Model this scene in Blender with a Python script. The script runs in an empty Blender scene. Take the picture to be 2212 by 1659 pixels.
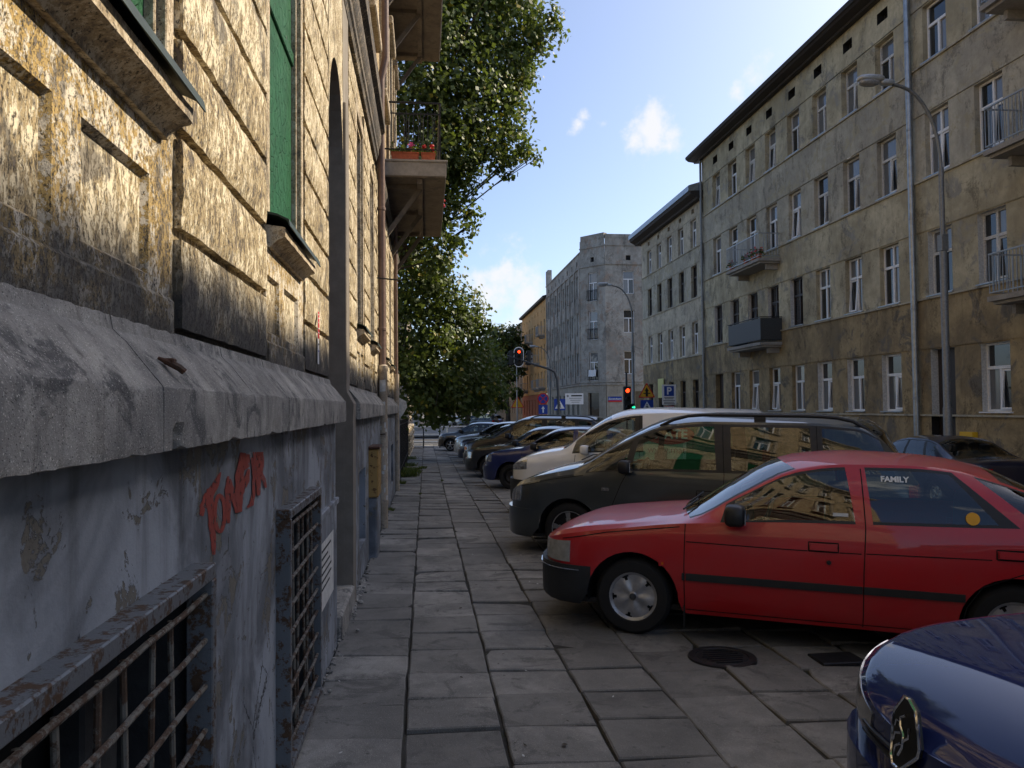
import bpy, bmesh, math, random
import numpy as np
from mathutils import Matrix, Vector
random.seed(7); RNG=np.random.default_rng(11)
SC=bpy.context.scene; COL=SC.collection
R=math.radians
# ---------------------------------------------------------------- camera
PW,PH,PF=2212.,1659.,1680.      # the photograph's pixel frame used for measuring
EYE=1.75
_y,_p,_r=R(6.36),R(1.73),R(0.55)
FW=np.array([math.sin(_y)*math.cos(_p),math.cos(_y)*math.cos(_p),math.sin(_p)])
_r0=np.array([math.cos(_y),-math.sin(_y),0]); _u0=np.cross(_r0,FW)
RT=math.cos(_r)*_r0-math.sin(_r)*_u0; UP=math.sin(_r)*_r0+math.cos(_r)*_u0
CP=np.array([0,0,EYE])
cam=bpy.data.cameras.new('camera'); camo=bpy.data.objects.new('camera',cam); COL.objects.link(camo)
cam.sensor_width=36; cam.lens=36*PF/PW; cam.clip_start=.05; cam.clip_end=3000
camo.matrix_world=Matrix(((RT[0],UP[0],-FW[0],0),(RT[1],UP[1],-FW[1],0),(RT[2],UP[2],-FW[2],EYE),(0,0,0,1)))
SC.camera=camo
def ray(x,y):
    d=FW+RT*((x-PW/2)/PF)-UP*((y-PH/2)/PF); return d/np.linalg.norm(d)
def onX(x,y,X): d=ray(x,y); return CP+d*(X/d[0])
def onY(x,y,Y): d=ray(x,y); return CP+d*(Y/d[1])
# ---------------------------------------------------------------- sky, sun, exposure
SUN_EL,SUN_AZ=R(39.3),R(20)     # sun to the right (+X), turned 20 degrees up the street (+Y)
sd=Vector((math.cos(SUN_EL)*math.cos(SUN_AZ),math.cos(SUN_EL)*math.sin(SUN_AZ),math.sin(SUN_EL)))
w=bpy.data.worlds.new('World'); SC.world=w; w.use_nodes=True
nt=w.node_tree; nt.nodes.clear()
def wn(t,**k):
    n=nt.nodes.new(t)
    for a,b in k.items(): setattr(n,a,b)
    return n
def wm(op,a,b=None,c=None):
    n=wn('ShaderNodeMath',operation=op)
    for i,v in enumerate((a,b,c)):
        if v is None: continue
        if isinstance(v,(int,float)): n.inputs[i].default_value=v
        else: nt.links.new(v,n.inputs[i])
    return n.outputs[0]
sky=wn('ShaderNodeTexSky',sky_type='NISHITA',sun_disc=False,sun_elevation=SUN_EL,sun_rotation=R(90)-SUN_AZ,air_density=.7,dust_density=2.4,ozone_density=2.0,altitude=200)
tc=wn('ShaderNodeTexCoord')
nz=wn('ShaderNodeTexNoise'); nz.inputs['Scale'].default_value=17; nz.inputs['Detail'].default_value=9; nz.inputs['Roughness'].default_value=.62
nt.links.new(tc.outputs['Generated'],nz.inputs['Vector'])
big=wn('ShaderNodeTexNoise'); big.inputs['Scale'].default_value=2.6; big.inputs['Detail'].default_value=4
nt.links.new(tc.outputs['Generated'],big.inputs['Vector'])
acc=None
for (px,py,rx,amp) in [(1412,285,.042,1.2),(1448,298,.034,1.05),(1372,303,.034,1.0),(1390,322,.034,.7),(1247,268,.016,.8),(1258,250,.014,.8),(1306,268,.013,.6),(1592,197,.015,.7),(1650,182,.03,.42),
                       (1085,625,.075,.95),(1130,640,.07,.85),(1040,690,.06,.6),(1110,690,.07,.55)]:
    d=ray(px,py)
    vm=wn('ShaderNodeVectorMath',operation='DISTANCE'); nt.links.new(tc.outputs['Generated'],vm.inputs[0]); vm.inputs[1].default_value=tuple(d)
    g=wm('MULTIPLY',wm('SUBTRACT',1.0,wm('DIVIDE',vm.outputs['Value'],rx)),amp)
    g=wm('MAXIMUM',g,-.6)
    acc=g if acc is None else wm('MAXIMUM',acc,g)
# extra unseen clouds outside the camera's view, added to brighten the shade
fill_clouds=wm('MULTIPLY',wm('SUBTRACT',big.outputs['Fac'],.56),5.0)
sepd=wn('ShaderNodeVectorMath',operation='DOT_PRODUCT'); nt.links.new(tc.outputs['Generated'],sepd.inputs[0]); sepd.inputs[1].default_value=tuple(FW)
fill_clouds=wm('SUBTRACT',fill_clouds,wm('MULTIPLY',wm('GREATER_THAN',sepd.outputs['Value'],.78),9))
acc=wm('MAXIMUM',acc,fill_clouds)
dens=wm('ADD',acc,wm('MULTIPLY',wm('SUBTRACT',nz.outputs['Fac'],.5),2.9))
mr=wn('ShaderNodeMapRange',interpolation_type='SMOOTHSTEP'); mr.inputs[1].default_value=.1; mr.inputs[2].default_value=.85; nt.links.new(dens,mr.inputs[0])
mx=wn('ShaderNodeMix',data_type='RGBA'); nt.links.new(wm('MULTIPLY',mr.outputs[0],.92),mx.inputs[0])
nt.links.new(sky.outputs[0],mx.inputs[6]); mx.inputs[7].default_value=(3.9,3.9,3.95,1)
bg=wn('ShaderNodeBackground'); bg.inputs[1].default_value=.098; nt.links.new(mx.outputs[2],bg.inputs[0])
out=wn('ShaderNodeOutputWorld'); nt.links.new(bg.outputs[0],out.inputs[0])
sl=bpy.data.lights.new('sun','SUN'); sl.energy=2.8; sl.angle=R(.53); sl.color=(1,.86,.66)
so=bpy.data.objects.new('sun',sl); COL.objects.link(so); so.location=(30,10,40)
so.rotation_euler=sd.to_track_quat('Z','Y').to_euler()
vs=SC.view_settings; vs.view_transform='Standard'; vs.look='None'; vs.gamma=1; vs.use_curve_mapping=False; vs.exposure=1.34
SC.cycles.max_bounces=8; SC.cycles.transparent_max_bounces=24; SC.cycles.glossy_bounces=4; SC.cycles.diffuse_bounces=6
SC.cycles.use_denoising=True
# ---------------------------------------------------------------- ground heights (metres)
def G(x,y):
    a=-.008*min(max(y,0.),50.)
    xx=min(max(x,-.7),5.2); c=-.025*(xx+.7)
    if x>5.25: c=-.25
    if x>11.8: c=-.13
    return a+c
def onG(x,y,dz=0):
    z=0.
    for i in range(12):
        d=ray(x,y); p=CP+d*((z-EYE)/d[2]); z=G(p[0],p[1])+dz
    return p
# ---------------------------------------------------------------- helpers
def tag(o,label=None,cat=None,group=None,kind=None):
    if label: o['label']=label
    if cat: o['category']=cat
    if group: o['group']=group
    if kind: o['kind']=kind
    return o
def empty(name,loc=(0,0,0),rz=0,**k):
    o=bpy.data.objects.new(name,None); COL.objects.link(o); o.location=loc; o.rotation_euler=(0,0,rz); o.empty_display_size=.2
    return tag(o,**k)
def put(name,me,parent=None,loc=None,rot=None,**k):
    o=bpy.data.objects.new(name,me); COL.objects.link(o)
    if parent is not None: o.parent=parent
    if loc is not None: o.location=loc
    if rot is not None: o.rotation_euler=rot
    return tag(o,**k)
class MB:
    def __init__(s): s.v=[]; s.f=[]; s.m=[]; s.cm=0
    def vert(s,p): s.v.append((float(p[0]),float(p[1]),float(p[2]))); return len(s.v)-1
    def face(s,ids): s.f.append(tuple(ids)); s.m.append(s.cm)
    def quad(s,*ps): s.face([s.vert(p) for p in ps]); return s
    poly=quad
    def box(s,x0,x1,y0,y1,z0,z1):
        i=len(s.v)
        for z in (z0,z1):
            for (x,y) in ((x0,y0),(x1,y0),(x1,y1),(x0,y1)): s.vert((x,y,z))
        for q in ((3,2,1,0),(4,5,6,7),(0,1,5,4),(1,2,6,5),(2,3,7,6),(3,0,4,7)): s.face([i+k for k in q])
        return s
    def cbox(s,x0,x1,y0,y1,z0,z1,b=.01):
        # box with all its edges cut back by b
        x0,x1=min(x0,x1),max(x0,x1); y0,y1=min(y0,y1),max(y0,y1); z0,z1=min(z0,z1),max(z0,z1)
        b=min(b,(x1-x0)*.45,(y1-y0)*.45,(z1-z0)*.45)
        bm=bmesh.new(); r=bmesh.ops.create_cube(bm,size=1)
        for v in bm.verts: v.co=Vector((x0+(x1-x0)*(v.co.x+.5),y0+(y1-y0)*(v.co.y+.5),z0+(z1-z0)*(v.co.z+.5)))
        bmesh.ops.bevel(bm,geom=bm.edges[:],offset=b,segments=1,affect='EDGES')
        s.addbm(bm); return s
    def addbm(s,bm,M=None):
        i=len(s.v); bm.verts.index_update()
        for v in bm.verts: s.vert(M@v.co if M else v.co)
        for f in bm.faces: s.face([i+v.index for v in f.verts])
        bm.free(); return s
    def tube(s,pts,r,n=8,cap=True):
        pts=[Vector(p) for p in pts]; rs=r if isinstance(r,(list,tuple)) else [r]*len(pts)
        rings=[]; ref=None
        for k,p in enumerate(pts):
            t=(pts[min(k+1,len(pts)-1)]-pts[max(k-1,0)]).normalized()
            if ref is None: ref=Vector((0,0,1)) if abs(t.z)<.9 else Vector((1,0,0))
            a=t.cross(ref).normalized(); b=a.cross(t).normalized(); ref=b
            rings.append([s.vert(p+(a*math.cos(2*math.pi*j/n)+b*math.sin(2*math.pi*j/n))*rs[k]) for j in range(n)])
        for k in range(len(rings)-1):
            for j in range(n): s.face((rings[k][j],rings[k][(j+1)%n],rings[k+1][(j+1)%n],rings[k+1][j]))
        if cap: s.face(rings[0][::-1]); s.face(rings[-1])
        return s
    def bar(s,a,b,w,h=None):
        # rectangular bar from a to b
        h=h or w; a=Vector(a); b=Vector(b); t=(b-a).normalized()
        u=Vector((0,0,1)) if abs(t.z)<.95 else Vector((1,0,0))
        x=t.cross(u).normalized()*(w/2); y=x.cross(t).normalized()*(h/2)
        A=[s.vert(a+x*i+y*j) for i,j in ((-1,-1),(1,-1),(1,1),(-1,1))]; B=[s.vert(b+x*i+y*j) for i,j in ((-1,-1),(1,-1),(1,1),(-1,1))]
        for j in range(4): s.face((A[j],A[(j+1)%4],B[(j+1)%4],B[j]))
        s.face(A[::-1]); s.face(B); return s
    def lathe(s,prof,n=24,M=None):
        # prof (r,z) around local z
        rings=[]
        for r,z in prof:
            rings.append([s.vert((M@Vector((r*math.cos(2*math.pi*j/n),r*math.sin(2*math.pi*j/n),z))) if M else (r*math.cos(2*math.pi*j/n),r*math.sin(2*math.pi*j/n),z)) for j in range(n)])
        for k in range(len(rings)-1):
            for j in range(n): s.face((rings[k][j],rings[k][(j+1)%n],rings[k+1][(j+1)%n],rings[k+1][j]))
        return s
    def prism(s,poly,a,b,fn):
        # poly of 2-D points, extruded between depths a and b; fn(u,v,d)->xyz
        A=[s.vert(fn(u,v,a)) for u,v in poly]; B=[s.vert(fn(u,v,b)) for u,v in poly]; n=len(poly)
        s.face(A[::-1]); s.face(B)
        for j in range(n): s.face((A[j],A[(j+1)%n],B[(j+1)%n],B[j]))
        return s
    def mesh(s,name,mats,smooth=False):
        me=bpy.data.meshes.new(name); me.from_pydata(s.v,[],s.f)
        for m in (mats if isinstance(mats,(list,tuple)) else [mats]): me.materials.append(m)
        if any(s.m): me.polygons.foreach_set('material_index',s.m)
        bm=bmesh.new(); bm.from_mesh(me); bmesh.ops.recalc_face_normals(bm,faces=bm.faces[:]); bm.to_mesh(me); bm.free()
        if smooth:
            me.polygons.foreach_set('use_smooth',[True]*len(me.polygons))
            if smooth is not True: me.set_sharp_from_angle(angle=R(smooth))
        me.update(); return me
    def build(s,name,mats,parent=None,smooth=False,loc=None,rot=None,**k):
        return put(name,s.mesh(name,mats,smooth),parent,loc,rot,**k)
def copy_tree(o,parent=None):
    c=o.copy(); COL.objects.link(c); c.parent=parent
    for ch in list(o.children): copy_tree(ch,c)
    return c
def textmesh(name,txt,size,mats,align='CENTER',bold=0):
    cu=bpy.data.curves.new(name,'FONT'); cu.body=txt; cu.size=size; cu.align_x=align; cu.align_y='CENTER'; cu.offset=bold; cu.resolution_u=3
    o=bpy.data.objects.new(name,cu); COL.objects.link(o)
    dg=bpy.context.evaluated_depsgraph_get(); me=bpy.data.meshes.new_from_object(o.evaluated_get(dg))
    bpy.data.objects.remove(o); bpy.data.curves.remove(cu)
    me.materials.clear(); me.materials.append(mats); me.name=name
    return me
# ---------------------------------------------------------------- materials
class NT:
    """small node helper"""
    def __init__(s,name):
        s.m=bpy.data.materials.new(name); s.m.use_nodes=True; s.t=s.m.node_tree; s.t.nodes.clear()
        s.out=s.t.nodes.new('ShaderNodeOutputMaterial'); s.pos=None
    def n(s,t,**k):
        x=s.t.nodes.new(t)
        for a,b in k.items(): setattr(x,a,b)
        return x
    def set(s,sock,v):
        if v is None: return
        if hasattr(v,'is_linked') or isinstance(v,bpy.types.NodeSocket): s.t.links.new(v,sock)
        else:
            if sock.type=='RGBA' and len(v)==3: v=(*v,1)
            sock.default_value=v
    def P(s):
        if not s.pos: s.pos=s.n('ShaderNodeNewGeometry').outputs['Position']
        return s.pos
    def obj(s): return s.n('ShaderNodeTexCoord').outputs['Object']
    def map(s,v,scale=(1,1,1),loc=(0,0,0)):
        x=s.n('ShaderNodeMapping'); s.set(x.inputs[0],v); x.inputs['Scale'].default_value=scale; x.inputs['Location'].default_value=loc; return x.outputs[0]
    def noise(s,scale,detail=5,rough=.6,vec=None,dist=0):
        x=s.n('ShaderNodeTexNoise'); s.set(x.inputs['Vector'],vec if vec is not None else s.P()); x.inputs['Scale'].default_value=scale; x.inputs['Detail'].default_value=detail
        x.inputs['Roughness'].default_value=rough; x.inputs['Distortion'].default_value=dist; return x.outputs['Fac']
    def voro(s,scale,vec=None,feature='F1',out='Distance',rand=1):
        x=s.n('ShaderNodeTexVoronoi',feature=feature); s.set(x.inputs['Vector'],vec if vec is not None else s.P()); x.inputs['Scale'].default_value=scale; x.inputs['Randomness'].default_value=rand; return x.outputs[out]
    def math(s,op,a,b=None,c=None):
        x=s.n('ShaderNodeMath',operation=op)
        for i,v in enumerate((a,b,c)): s.set(x.inputs[i],v)
        return x.outputs[0]
    def ramp(s,f,a,b,lo=0.,hi=1.):
        x=s.n('ShaderNodeMapRange',interpolation_type='SMOOTHSTEP'); s.set(x.inputs[0],f)
        for i,v in enumerate((a,b,lo,hi)): x.inputs[i+1].default_value=v
        return x.outputs[0]
    def mix(s,f,a,b,blend='MIX'):
        x=s.n('ShaderNodeMix',data_type='RGBA',blend_type=blend); s.set(x.inputs[0],f); s.set(x.inputs[6],a); s.set(x.inputs[7],b); return x.outputs[2]
    def rnd(s,island=False):
        a=s.n('ShaderNodeObjectInfo').outputs['Random']
        if island: a=s.math('FRACT',s.math('ADD',a,s.n('ShaderNodeNewGeometry').outputs['Random Per Island']))
        return a
    def z(s): 
        x=s.n('ShaderNodeSeparateXYZ'); s.set(x.inputs[0],s.P()); return x.outputs[2]
    def bump(s,h,strength=.3,dist=.01,prev=None):
        x=s.n('ShaderNodeBump'); x.inputs['Strength'].default_value=strength; x.inputs['Distance'].default_value=dist; s.set(x.inputs['Height'],h)
        if prev is not None: s.set(x.inputs['Normal'],prev)
        return x.outputs[0]
    def bsdf(s,color,rough=.8,metal=0,normal=None,spec=.4,**k):
        x=s.n('ShaderNodeBsdfPrincipled'); s.set(x.inputs['Base Color'],color); s.set(x.inputs['Roughness'],rough); s.set(x.inputs['Metallic'],metal); s.set(x.inputs['Specular IOR Level'],spec)
        if normal is not None: s.set(x.inputs['Normal'],normal)
        for a,b in k.items(): s.set(x.inputs[a.replace('_',' ')],b)
        return x.outputs[0]
    def done(s,sh): s.t.links.new(sh,s.out.inputs[0]); return s.m
def peel_wall(name,sub,mid,top,dirtcol,dirt_z=None,stretch=.5,cover=.47,gloss=.85,bump=.9):
    t=NT(name); v=t.map(t.P(),(1,1,stretch))
    big=t.noise(2.2,4,.6); med=t.noise(22,9,.72,v,.3); fine=t.noise(75,6,.72,v,.3); grain=t.noise(260,3,.6)
    f=t.math('ADD',t.math('MULTIPLY',med,.55),t.math('ADD',t.math('MULTIPLY',fine,.38),t.math('MULTIPLY',big,.25)))
    m1=t.ramp(f,cover+.07,cover+.10); m2=t.ramp(f,cover+.145,cover+.165)
    subc=t.mix(t.noise(30,5,.7),tuple(c*.45 for c in sub),sub)
    midc=t.mix(t.noise(4,3),tuple(c*.72 for c in mid),mid)
    c=t.mix(m1,subc,midc); c=t.mix(m2,c,t.mix(t.noise(9,4),tuple(q*.8 for q in top),top))
    pits=t.ramp(t.noise(80,6,.84,v),.40,.455); c=t.mix(t.math('SUBTRACT',1,pits),c,tuple(q*.16 for q in sub))
    so=t.ramp(t.math('ADD',t.math('MULTIPLY',t.noise(3.2,8,.7,None,.7),.7),t.math('MULTIPLY',fine,.3)),.535,.60,0,.8); c=t.mix(so,c,t.mix(med,(.035,.032,.03),(.15,.13,.105)))
    if dirt_z:
        d=t.math('ADD',t.z(),t.math('MULTIPLY',t.math('SUBTRACT',t.noise(5,6,.65),.5),.75))
        c=t.mix(t.ramp(d,dirt_z[0],dirt_z[1],.93,0.),c,t.mix(t.noise(35,4),tuple(q*.4 for q in dirtcol),dirtcol))
    h=t.math('ADD',t.math('MULTIPLY',m1,.6),t.math('ADD',t.math('MULTIPLY',m2,.5),t.math('ADD',t.math('MULTIPLY',pits,.8),t.math('MULTIPLY',grain,.35))))
    return t.done(t.bsdf(c,gloss,normal=t.bump(h,bump,.006)))
def stained(name,c0,c1,c2=None,scale=1.,rough=.85,bump=.35,speck=.0,streaks=.0,pit=True,island=False,soot=0.,gum=False):
    """weathered render / concrete / stone with blotches and drips"""
    t=NT(name); b=t.noise(1.1*scale,6,.65,None,.5); m=t.noise(7*scale,7,.7); g=t.noise(120,4,.7)
    c=t.mix(t.ramp(b,.36,.66),c0,c1)
    if c2: c=t.mix(t.ramp(t.noise(2.3*scale,8,.72,None,.8),.52,.62),c,c2)
    c=t.mix(t.ramp(m,.3,.7,.38,0.),c,tuple(q*.5 for q in c0))
    if streaks:
        s=t.noise(9*scale,4,.6,t.map(t.P(),(1,1,.06))); c=t.mix(t.ramp(s,.52,.78,0,streaks),c,tuple(q*.3 for q in c0))
    if soot:
        so=t.ramp(t.math('ADD',t.math('MULTIPLY',t.noise(1.6,9,.76,t.map(t.P(),(1,1,.55)),.6),.75),t.math('MULTIPLY',t.noise(16,5,.7),.25)),.515,.60,0,soot); c=t.mix(so,c,tuple(q*.32 for q in c0))
        cr=t.ramp(t.voro(1.1,t.map(t.P(),(1,1,.8),(3,1,2)),'DISTANCE_TO_EDGE'),.004,.0,0,.35); c=t.mix(cr,c,tuple(q*.3 for q in c0))
    if gum:
        gu=t.math('ADD',t.voro(6.5),t.math('MULTIPLY',t.noise(60,3),.05)); c=t.mix(t.ramp(gu,.115,.085,0,.6),c,tuple(q*.3 for q in c0)); c=t.mix(t.ramp(t.noise(1.4,5,.7,None,1.),.56,.70,0,.55),c,tuple(q*.38 for q in c0))
    if speck:
        c=t.mix(t.ramp(t.noise(230,2,.5),.62,.70,0,speck),c,tuple(min(1,q*2.2) for q in c1))
        c=t.mix(t.ramp(t.noise(170,2,.5),.36,.30,0,speck),c,tuple(q*.3 for q in c0))
    if island:
        r=t.rnd(True); c=t.mix(t.math('MULTIPLY',r,.55),c,tuple(q*.45 for q in c0))
    h=t.math('ADD',t.math('MULTIPLY',m,.7),t.math('MULTIPLY',g,.35))
    if pit: h=t.math('ADD',h,t.math('MULTIPLY',t.ramp(t.voro(38*scale),.08,.2),.35))
    return t.done(t.bsdf(c,rough,normal=t.bump(h,bump,.008)))
def plain(name,c,rough=.6,metal=0,var=.15,bump=.0,scale=20,**k):
    t=NT(name); n=t.noise(scale,4,.6,t.obj()); cc=t.mix(t.ramp(n,.3,.7),tuple(q*(1-var) for q in c),tuple(min(1,q*(1+var)) for q in c))
    nor=t.bump(t.noise(scale*8,3,.6,t.obj()),bump,.004) if bump else None
    return t.done(t.bsdf(cc,t.ramp(n,.2,.8,rough*.85,min(1,rough*1.15)),metal,nor,**k))
def rusty(name,paint,rust=(.16,.06,.02),amount=.5,rough=.6,metal=.3):
    t=NT(name); n=t.noise(14,8,.7); f=t.noise(60,5,.7); m=t.ramp(t.math('ADD',t.math('MULTIPLY',n,.7),t.math('MULTIPLY',f,.3)),.5-(amount-.5)*.4,.56-(amount-.5)*.4)
    rc=t.mix(f,tuple(q*.35 for q in rust),tuple(min(1,q*1.5) for q in rust))
    return t.done(t.bsdf(t.mix(m,paint,rc),t.math('ADD',t.math('MULTIPLY',m,.35),rough*.7),metal*.3,t.bump(t.math('ADD',m,f),.5,.003)))
def paint(name,c,metal=.0,flake=0,rough=.32,dirt=.25,coat=1.,spec=.5):
    t=NT(name); o=t.obj(); d=t.noise(2.2,6,.7,o); f=t.noise(90,3,.6,o)
    dust=t.math('MULTIPLY',t.ramp(t.math('ADD',t.math('MULTIPLY',d,.8),t.math('MULTIPLY',f,.2)),.4,.7),dirt)
    return t.done(t.bsdf(t.mix(dust,c,(.16,.14,.12)),t.math('ADD',rough,t.math('MULTIPLY',dust,.35)),metal,None,spec,Coat_Weight=coat,Coat_Roughness=t.math('ADD',.03,t.math('MULTIPLY',dust,.3))))
def emit(name,c,s):
    t=NT(name); e=t.n('ShaderNodeEmission'); e.inputs[0].default_value=(*c,1); e.inputs[1].default_value=s; return t.done(e.outputs[0])
def glass(name,tint=(.55,.62,.58),refl=1.0):
    t=NT(name); fr=t.n('ShaderNodeFresnel'); fr.inputs[0].default_value=1.5
    tr=t.n('ShaderNodeBsdfTransparent'); tr.inputs[0].default_value=(*tint,1); gl=t.n('ShaderNodeBsdfGlossy'); gl.inputs['Roughness'].default_value=.01
    gl.inputs[0].default_value=(.95,.95,.95,1)
    mixs=t.n('ShaderNodeMixShader'); t.set(mixs.inputs[0],t.math('MINIMUM',t.math('MULTIPLY',t.math('ADD',fr.outputs[0],.03),1.15*refl),1.0))
    t.t.links.new(tr.outputs[0],mixs.inputs[1]); t.t.links.new(gl.outputs[0],mixs.inputs[2]); return t.done(mixs.outputs[0])
def pane_mat(name,c0,c1):
    """house window pane: dark room behind glass, some with net curtains"""
    t=NT(name); r=t.rnd(); g=t.n('ShaderNodeTexWave',wave_type='BANDS',bands_direction='X'); t.set(g.inputs[0],t.obj()); g.inputs['Scale'].default_value=9; g.inputs['Distortion'].default_value=3
    cur=t.mix(g.outputs['Fac'],tuple(q*.75 for q in c1),c1)
    c=t.mix(t.ramp(r,.45,.55),c0,cur)
    return t.done(t.bsdf(c,.03,0,t.bump(t.noise(1.5,2,.5),.04,.05),.9))
def leafmat(name,c0,c1,tr=.35):
    t=NT(name); r=t.n('ShaderNodeNewGeometry').outputs['Random Per Island']; n=t.noise(.7,3,.6)
    c=t.mix(r,c0,c1); c=t.mix(t.ramp(n,.35,.7,0,.5),c,tuple(q*.55 for q in c0)); c=t.mix(t.ramp(r,.965,.98),c,(.30,.24,.03))
    b=t.bsdf(c,.5,spec=.35); tl=t.n('ShaderNodeBsdfTranslucent'); t.set(tl.inputs[0],t.mix(.5,c,(.18,.24,.02)))
    m=t.n('ShaderNodeMixShader'); m.inputs[0].default_value=tr; t.t.links.new(b,m.inputs[1]); t.t.links.new(tl.outputs[0],m.inputs[2]); return t.done(m.outputs[0])
M={}
def _plinth():
    t=NT('plinth_paint'); b=t.noise(1.7,5,.62,None,.6); m=t.noise(6.5,8,.7,None,.5); f=t.noise(40,6,.7); st=t.noise(7,5,.6,t.map(t.P(),(1,1,.12)))
    c=t.mix(t.ramp(b,.38,.62),(.11,.12,.135),(.28,.305,.34)); c=t.mix(t.ramp(st,.48,.75,0,.6),c,(.035,.037,.04)); c=t.mix(t.ramp(t.noise(2.6,4),.55,.7,0,.5),c,(.26,.28,.31))
    pe=t.ramp(t.math('ADD',t.math('MULTIPLY',m,.75),t.math('MULTIPLY',t.noise(1.3,3),.35)),.605,.618); c=t.mix(pe,c,t.mix(f,(.07,.065,.055),(.20,.185,.155)))
    cr=t.math('MAXIMUM',t.ramp(t.math('ADD',t.voro(2.9,t.map(t.P(),(1,1,.55)),'DISTANCE_TO_EDGE'),t.math('MULTIPLY',t.math('SUBTRACT',f,.5),.09)),.0,.007),t.ramp(t.noise(1.9,2),.60,.55)); c=t.mix(cr,(.03,.03,.03),c)
    h=t.math('ADD',t.math('MULTIPLY',pe,-1.2),t.math('ADD',t.math('MULTIPLY',f,.5),t.math('MULTIPLY',cr,.6)))
    return t.done(t.bsdf(c,.8,normal=t.bump(h,.8,.006)))
M['wall']=peel_wall('peeling_plaster',(.19,.155,.12),(.47,.365,.20),(.80,.70,.50),(.075,.072,.07),(2.02,2.32),stretch=.5,cover=.445)
M['panel']=peel_wall('peeling_panel',(.25,.21,.165),(.52,.36,.13),(.74,.66,.52),(.085,.08,.072),(2.0,2.26),stretch=.75,cover=.44)
M['moulding']=peel_wall('moulding_plaster',(.27,.22,.165),(.42,.33,.21),(.60,.51,.37),(.1,.09,.08),None,stretch=.9,cover=.43,bump=.5)
M['cornice']=peel_wall('sooty_cornice',(.06,.055,.05),(.15,.12,.085),(.42,.36,.27),(.1,.09,.08),None,stretch=.4,cover=.50,bump=.6)
M['upper']=peel_wall('upper_plaster',(.25,.20,.14),(.50,.36,.17),(.66,.52,.32),(.1,.09,.08),None,stretch=.5,cover=.45)
M['jamb']=stained('jamb_plaster',(.20,.175,.145),(.26,.23,.19),None,1.,.9,.3)
M['plinth']=_plinth()
M['ledge']=stained('ledge_stone',(.20,.192,.178),(.40,.38,.34),(.10,.098,.096),2.4,.9,1.,speck=.5,streaks=.75)
M['slab']=stained('paving_concrete',(.185,.178,.162),(.32,.305,.275),(.125,.12,.11),1.1,.88,.6,speck=.6,island=True,gum=True)
M['joint']=stained('joint_dirt',(.028,.026,.022),(.05,.046,.038),(.03,.035,.018),4,.95,.8)
M['asphalt']=stained('asphalt',(.045,.045,.047),(.065,.064,.062),None,.7,.85,.5,speck=.4)
M['earth']=stained('earth',(.07,.06,.045),(.11,.095,.07),(.05,.06,.03),1.5,.95,.8)
M['kerb']=stained('kerb_stone',(.16,.155,.145),(.24,.235,.22),None,2,.85,.4,speck=.4)
M['greenpaint']=None
def _gp():
    t=NT('green_peeling_paint'); n=t.noise(10,8,.7,None,.6); cr=t.voro(16,t.map(t.P(),(1,1,.7)),'DISTANCE_TO_EDGE'); f=t.noise(70,4,.7)
    crack=t.ramp(t.math('ADD',cr,t.math('MULTIPLY',t.math('SUBTRACT',f,.5),.12)),.0,.05)
    chip=t.ramp(n,.655,.675)
    c=t.mix(t.ramp(t.noise(3,3),.3,.7),(.010,.070,.030),(.016,.095,.042)); c=t.mix(chip,c,(.13,.135,.12))
    h=t.math('ADD',t.math('MULTIPLY',crack,.5),t.math('ADD',t.math('MULTIPLY',n,1.2),t.math('MULTIPLY',chip,-.8)))
    return t.done(t.bsdf(c,.62,normal=t.bump(h,1.,.012),spec=.12))
M['greenpaint']=_gp()
M['flashing']=plain('green_flashing',(.012,.028,.024),.55,.1,.3,.15,8)
M['rustbar']=rusty('rusty_bars',(.15,.14,.12),(.075,.045,.028),.55)
M['rustframe']=rusty('grille_frame',(.12,.13,.14),(.075,.042,.022),.5)
M['rust']=rusty('rust',(.05,.028,.018),(.075,.032,.016),.7)
M['boxpaint']=rusty('meter_box_paint',(.36,.22,.07),(.10,.045,.02),.42)
M['darkvoid']=plain('dark_interior',(.012,.012,.013),.9)
M['cellar']=stained('cellar_slab',(.02,.021,.023),(.045,.048,.051),None,3,.85,.4)
M['white']=plain('white_window_paint',(.78,.78,.78),.45,0,.06)
M['oldwhite']=plain('old_white_paint',(.56,.55,.52),.6,0,.2,.2)
M['brownwin']=plain('brown_window_paint',(.035,.025,.02),.5,0,.25)
M['greyframe']=plain('grey_wood',(.16,.15,.14),.7,0,.25,.2)
M['pane']=pane_mat('window_pane',(.014,.017,.021),(.16,.165,.17))
M['panedark']=pane_mat('window_pane_dark',(.01,.012,.015),(.025,.027,.03))
M['zinc']=plain('zinc_sheet',(.34,.36,.38),.38,.75,.18,.1,6)
M['pipebrown']=plain('brown_downpipe',(.16,.105,.085),.5,.1,.15,.1)
M['pipecream']=stained('cream_downpipe',(.42,.34,.25),(.5,.42,.32),(.26,.22,.18),5,.6,.3)
M['concrete']=stained('balcony_concrete',(.15,.125,.10),(.20,.17,.135),(.12,.105,.09),1.6,.9,.4)
M['concretelight']=stained('balcony_fascia',(.30,.28,.25),(.36,.34,.31),None,2,.85,.3)
M['iron']=plain('black_iron',(.02,.02,.021),.5,.4,.2)
M['galv']=plain('galvanised_steel',(.36,.37,.38),.42,.7,.12)
M['greypole']=plain('grey_pole',(.22,.225,.225),.5,.5,.15)
M['bollard']=plain('dark_grey_paint',(.06,.065,.07),.5,.3,.2)
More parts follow.
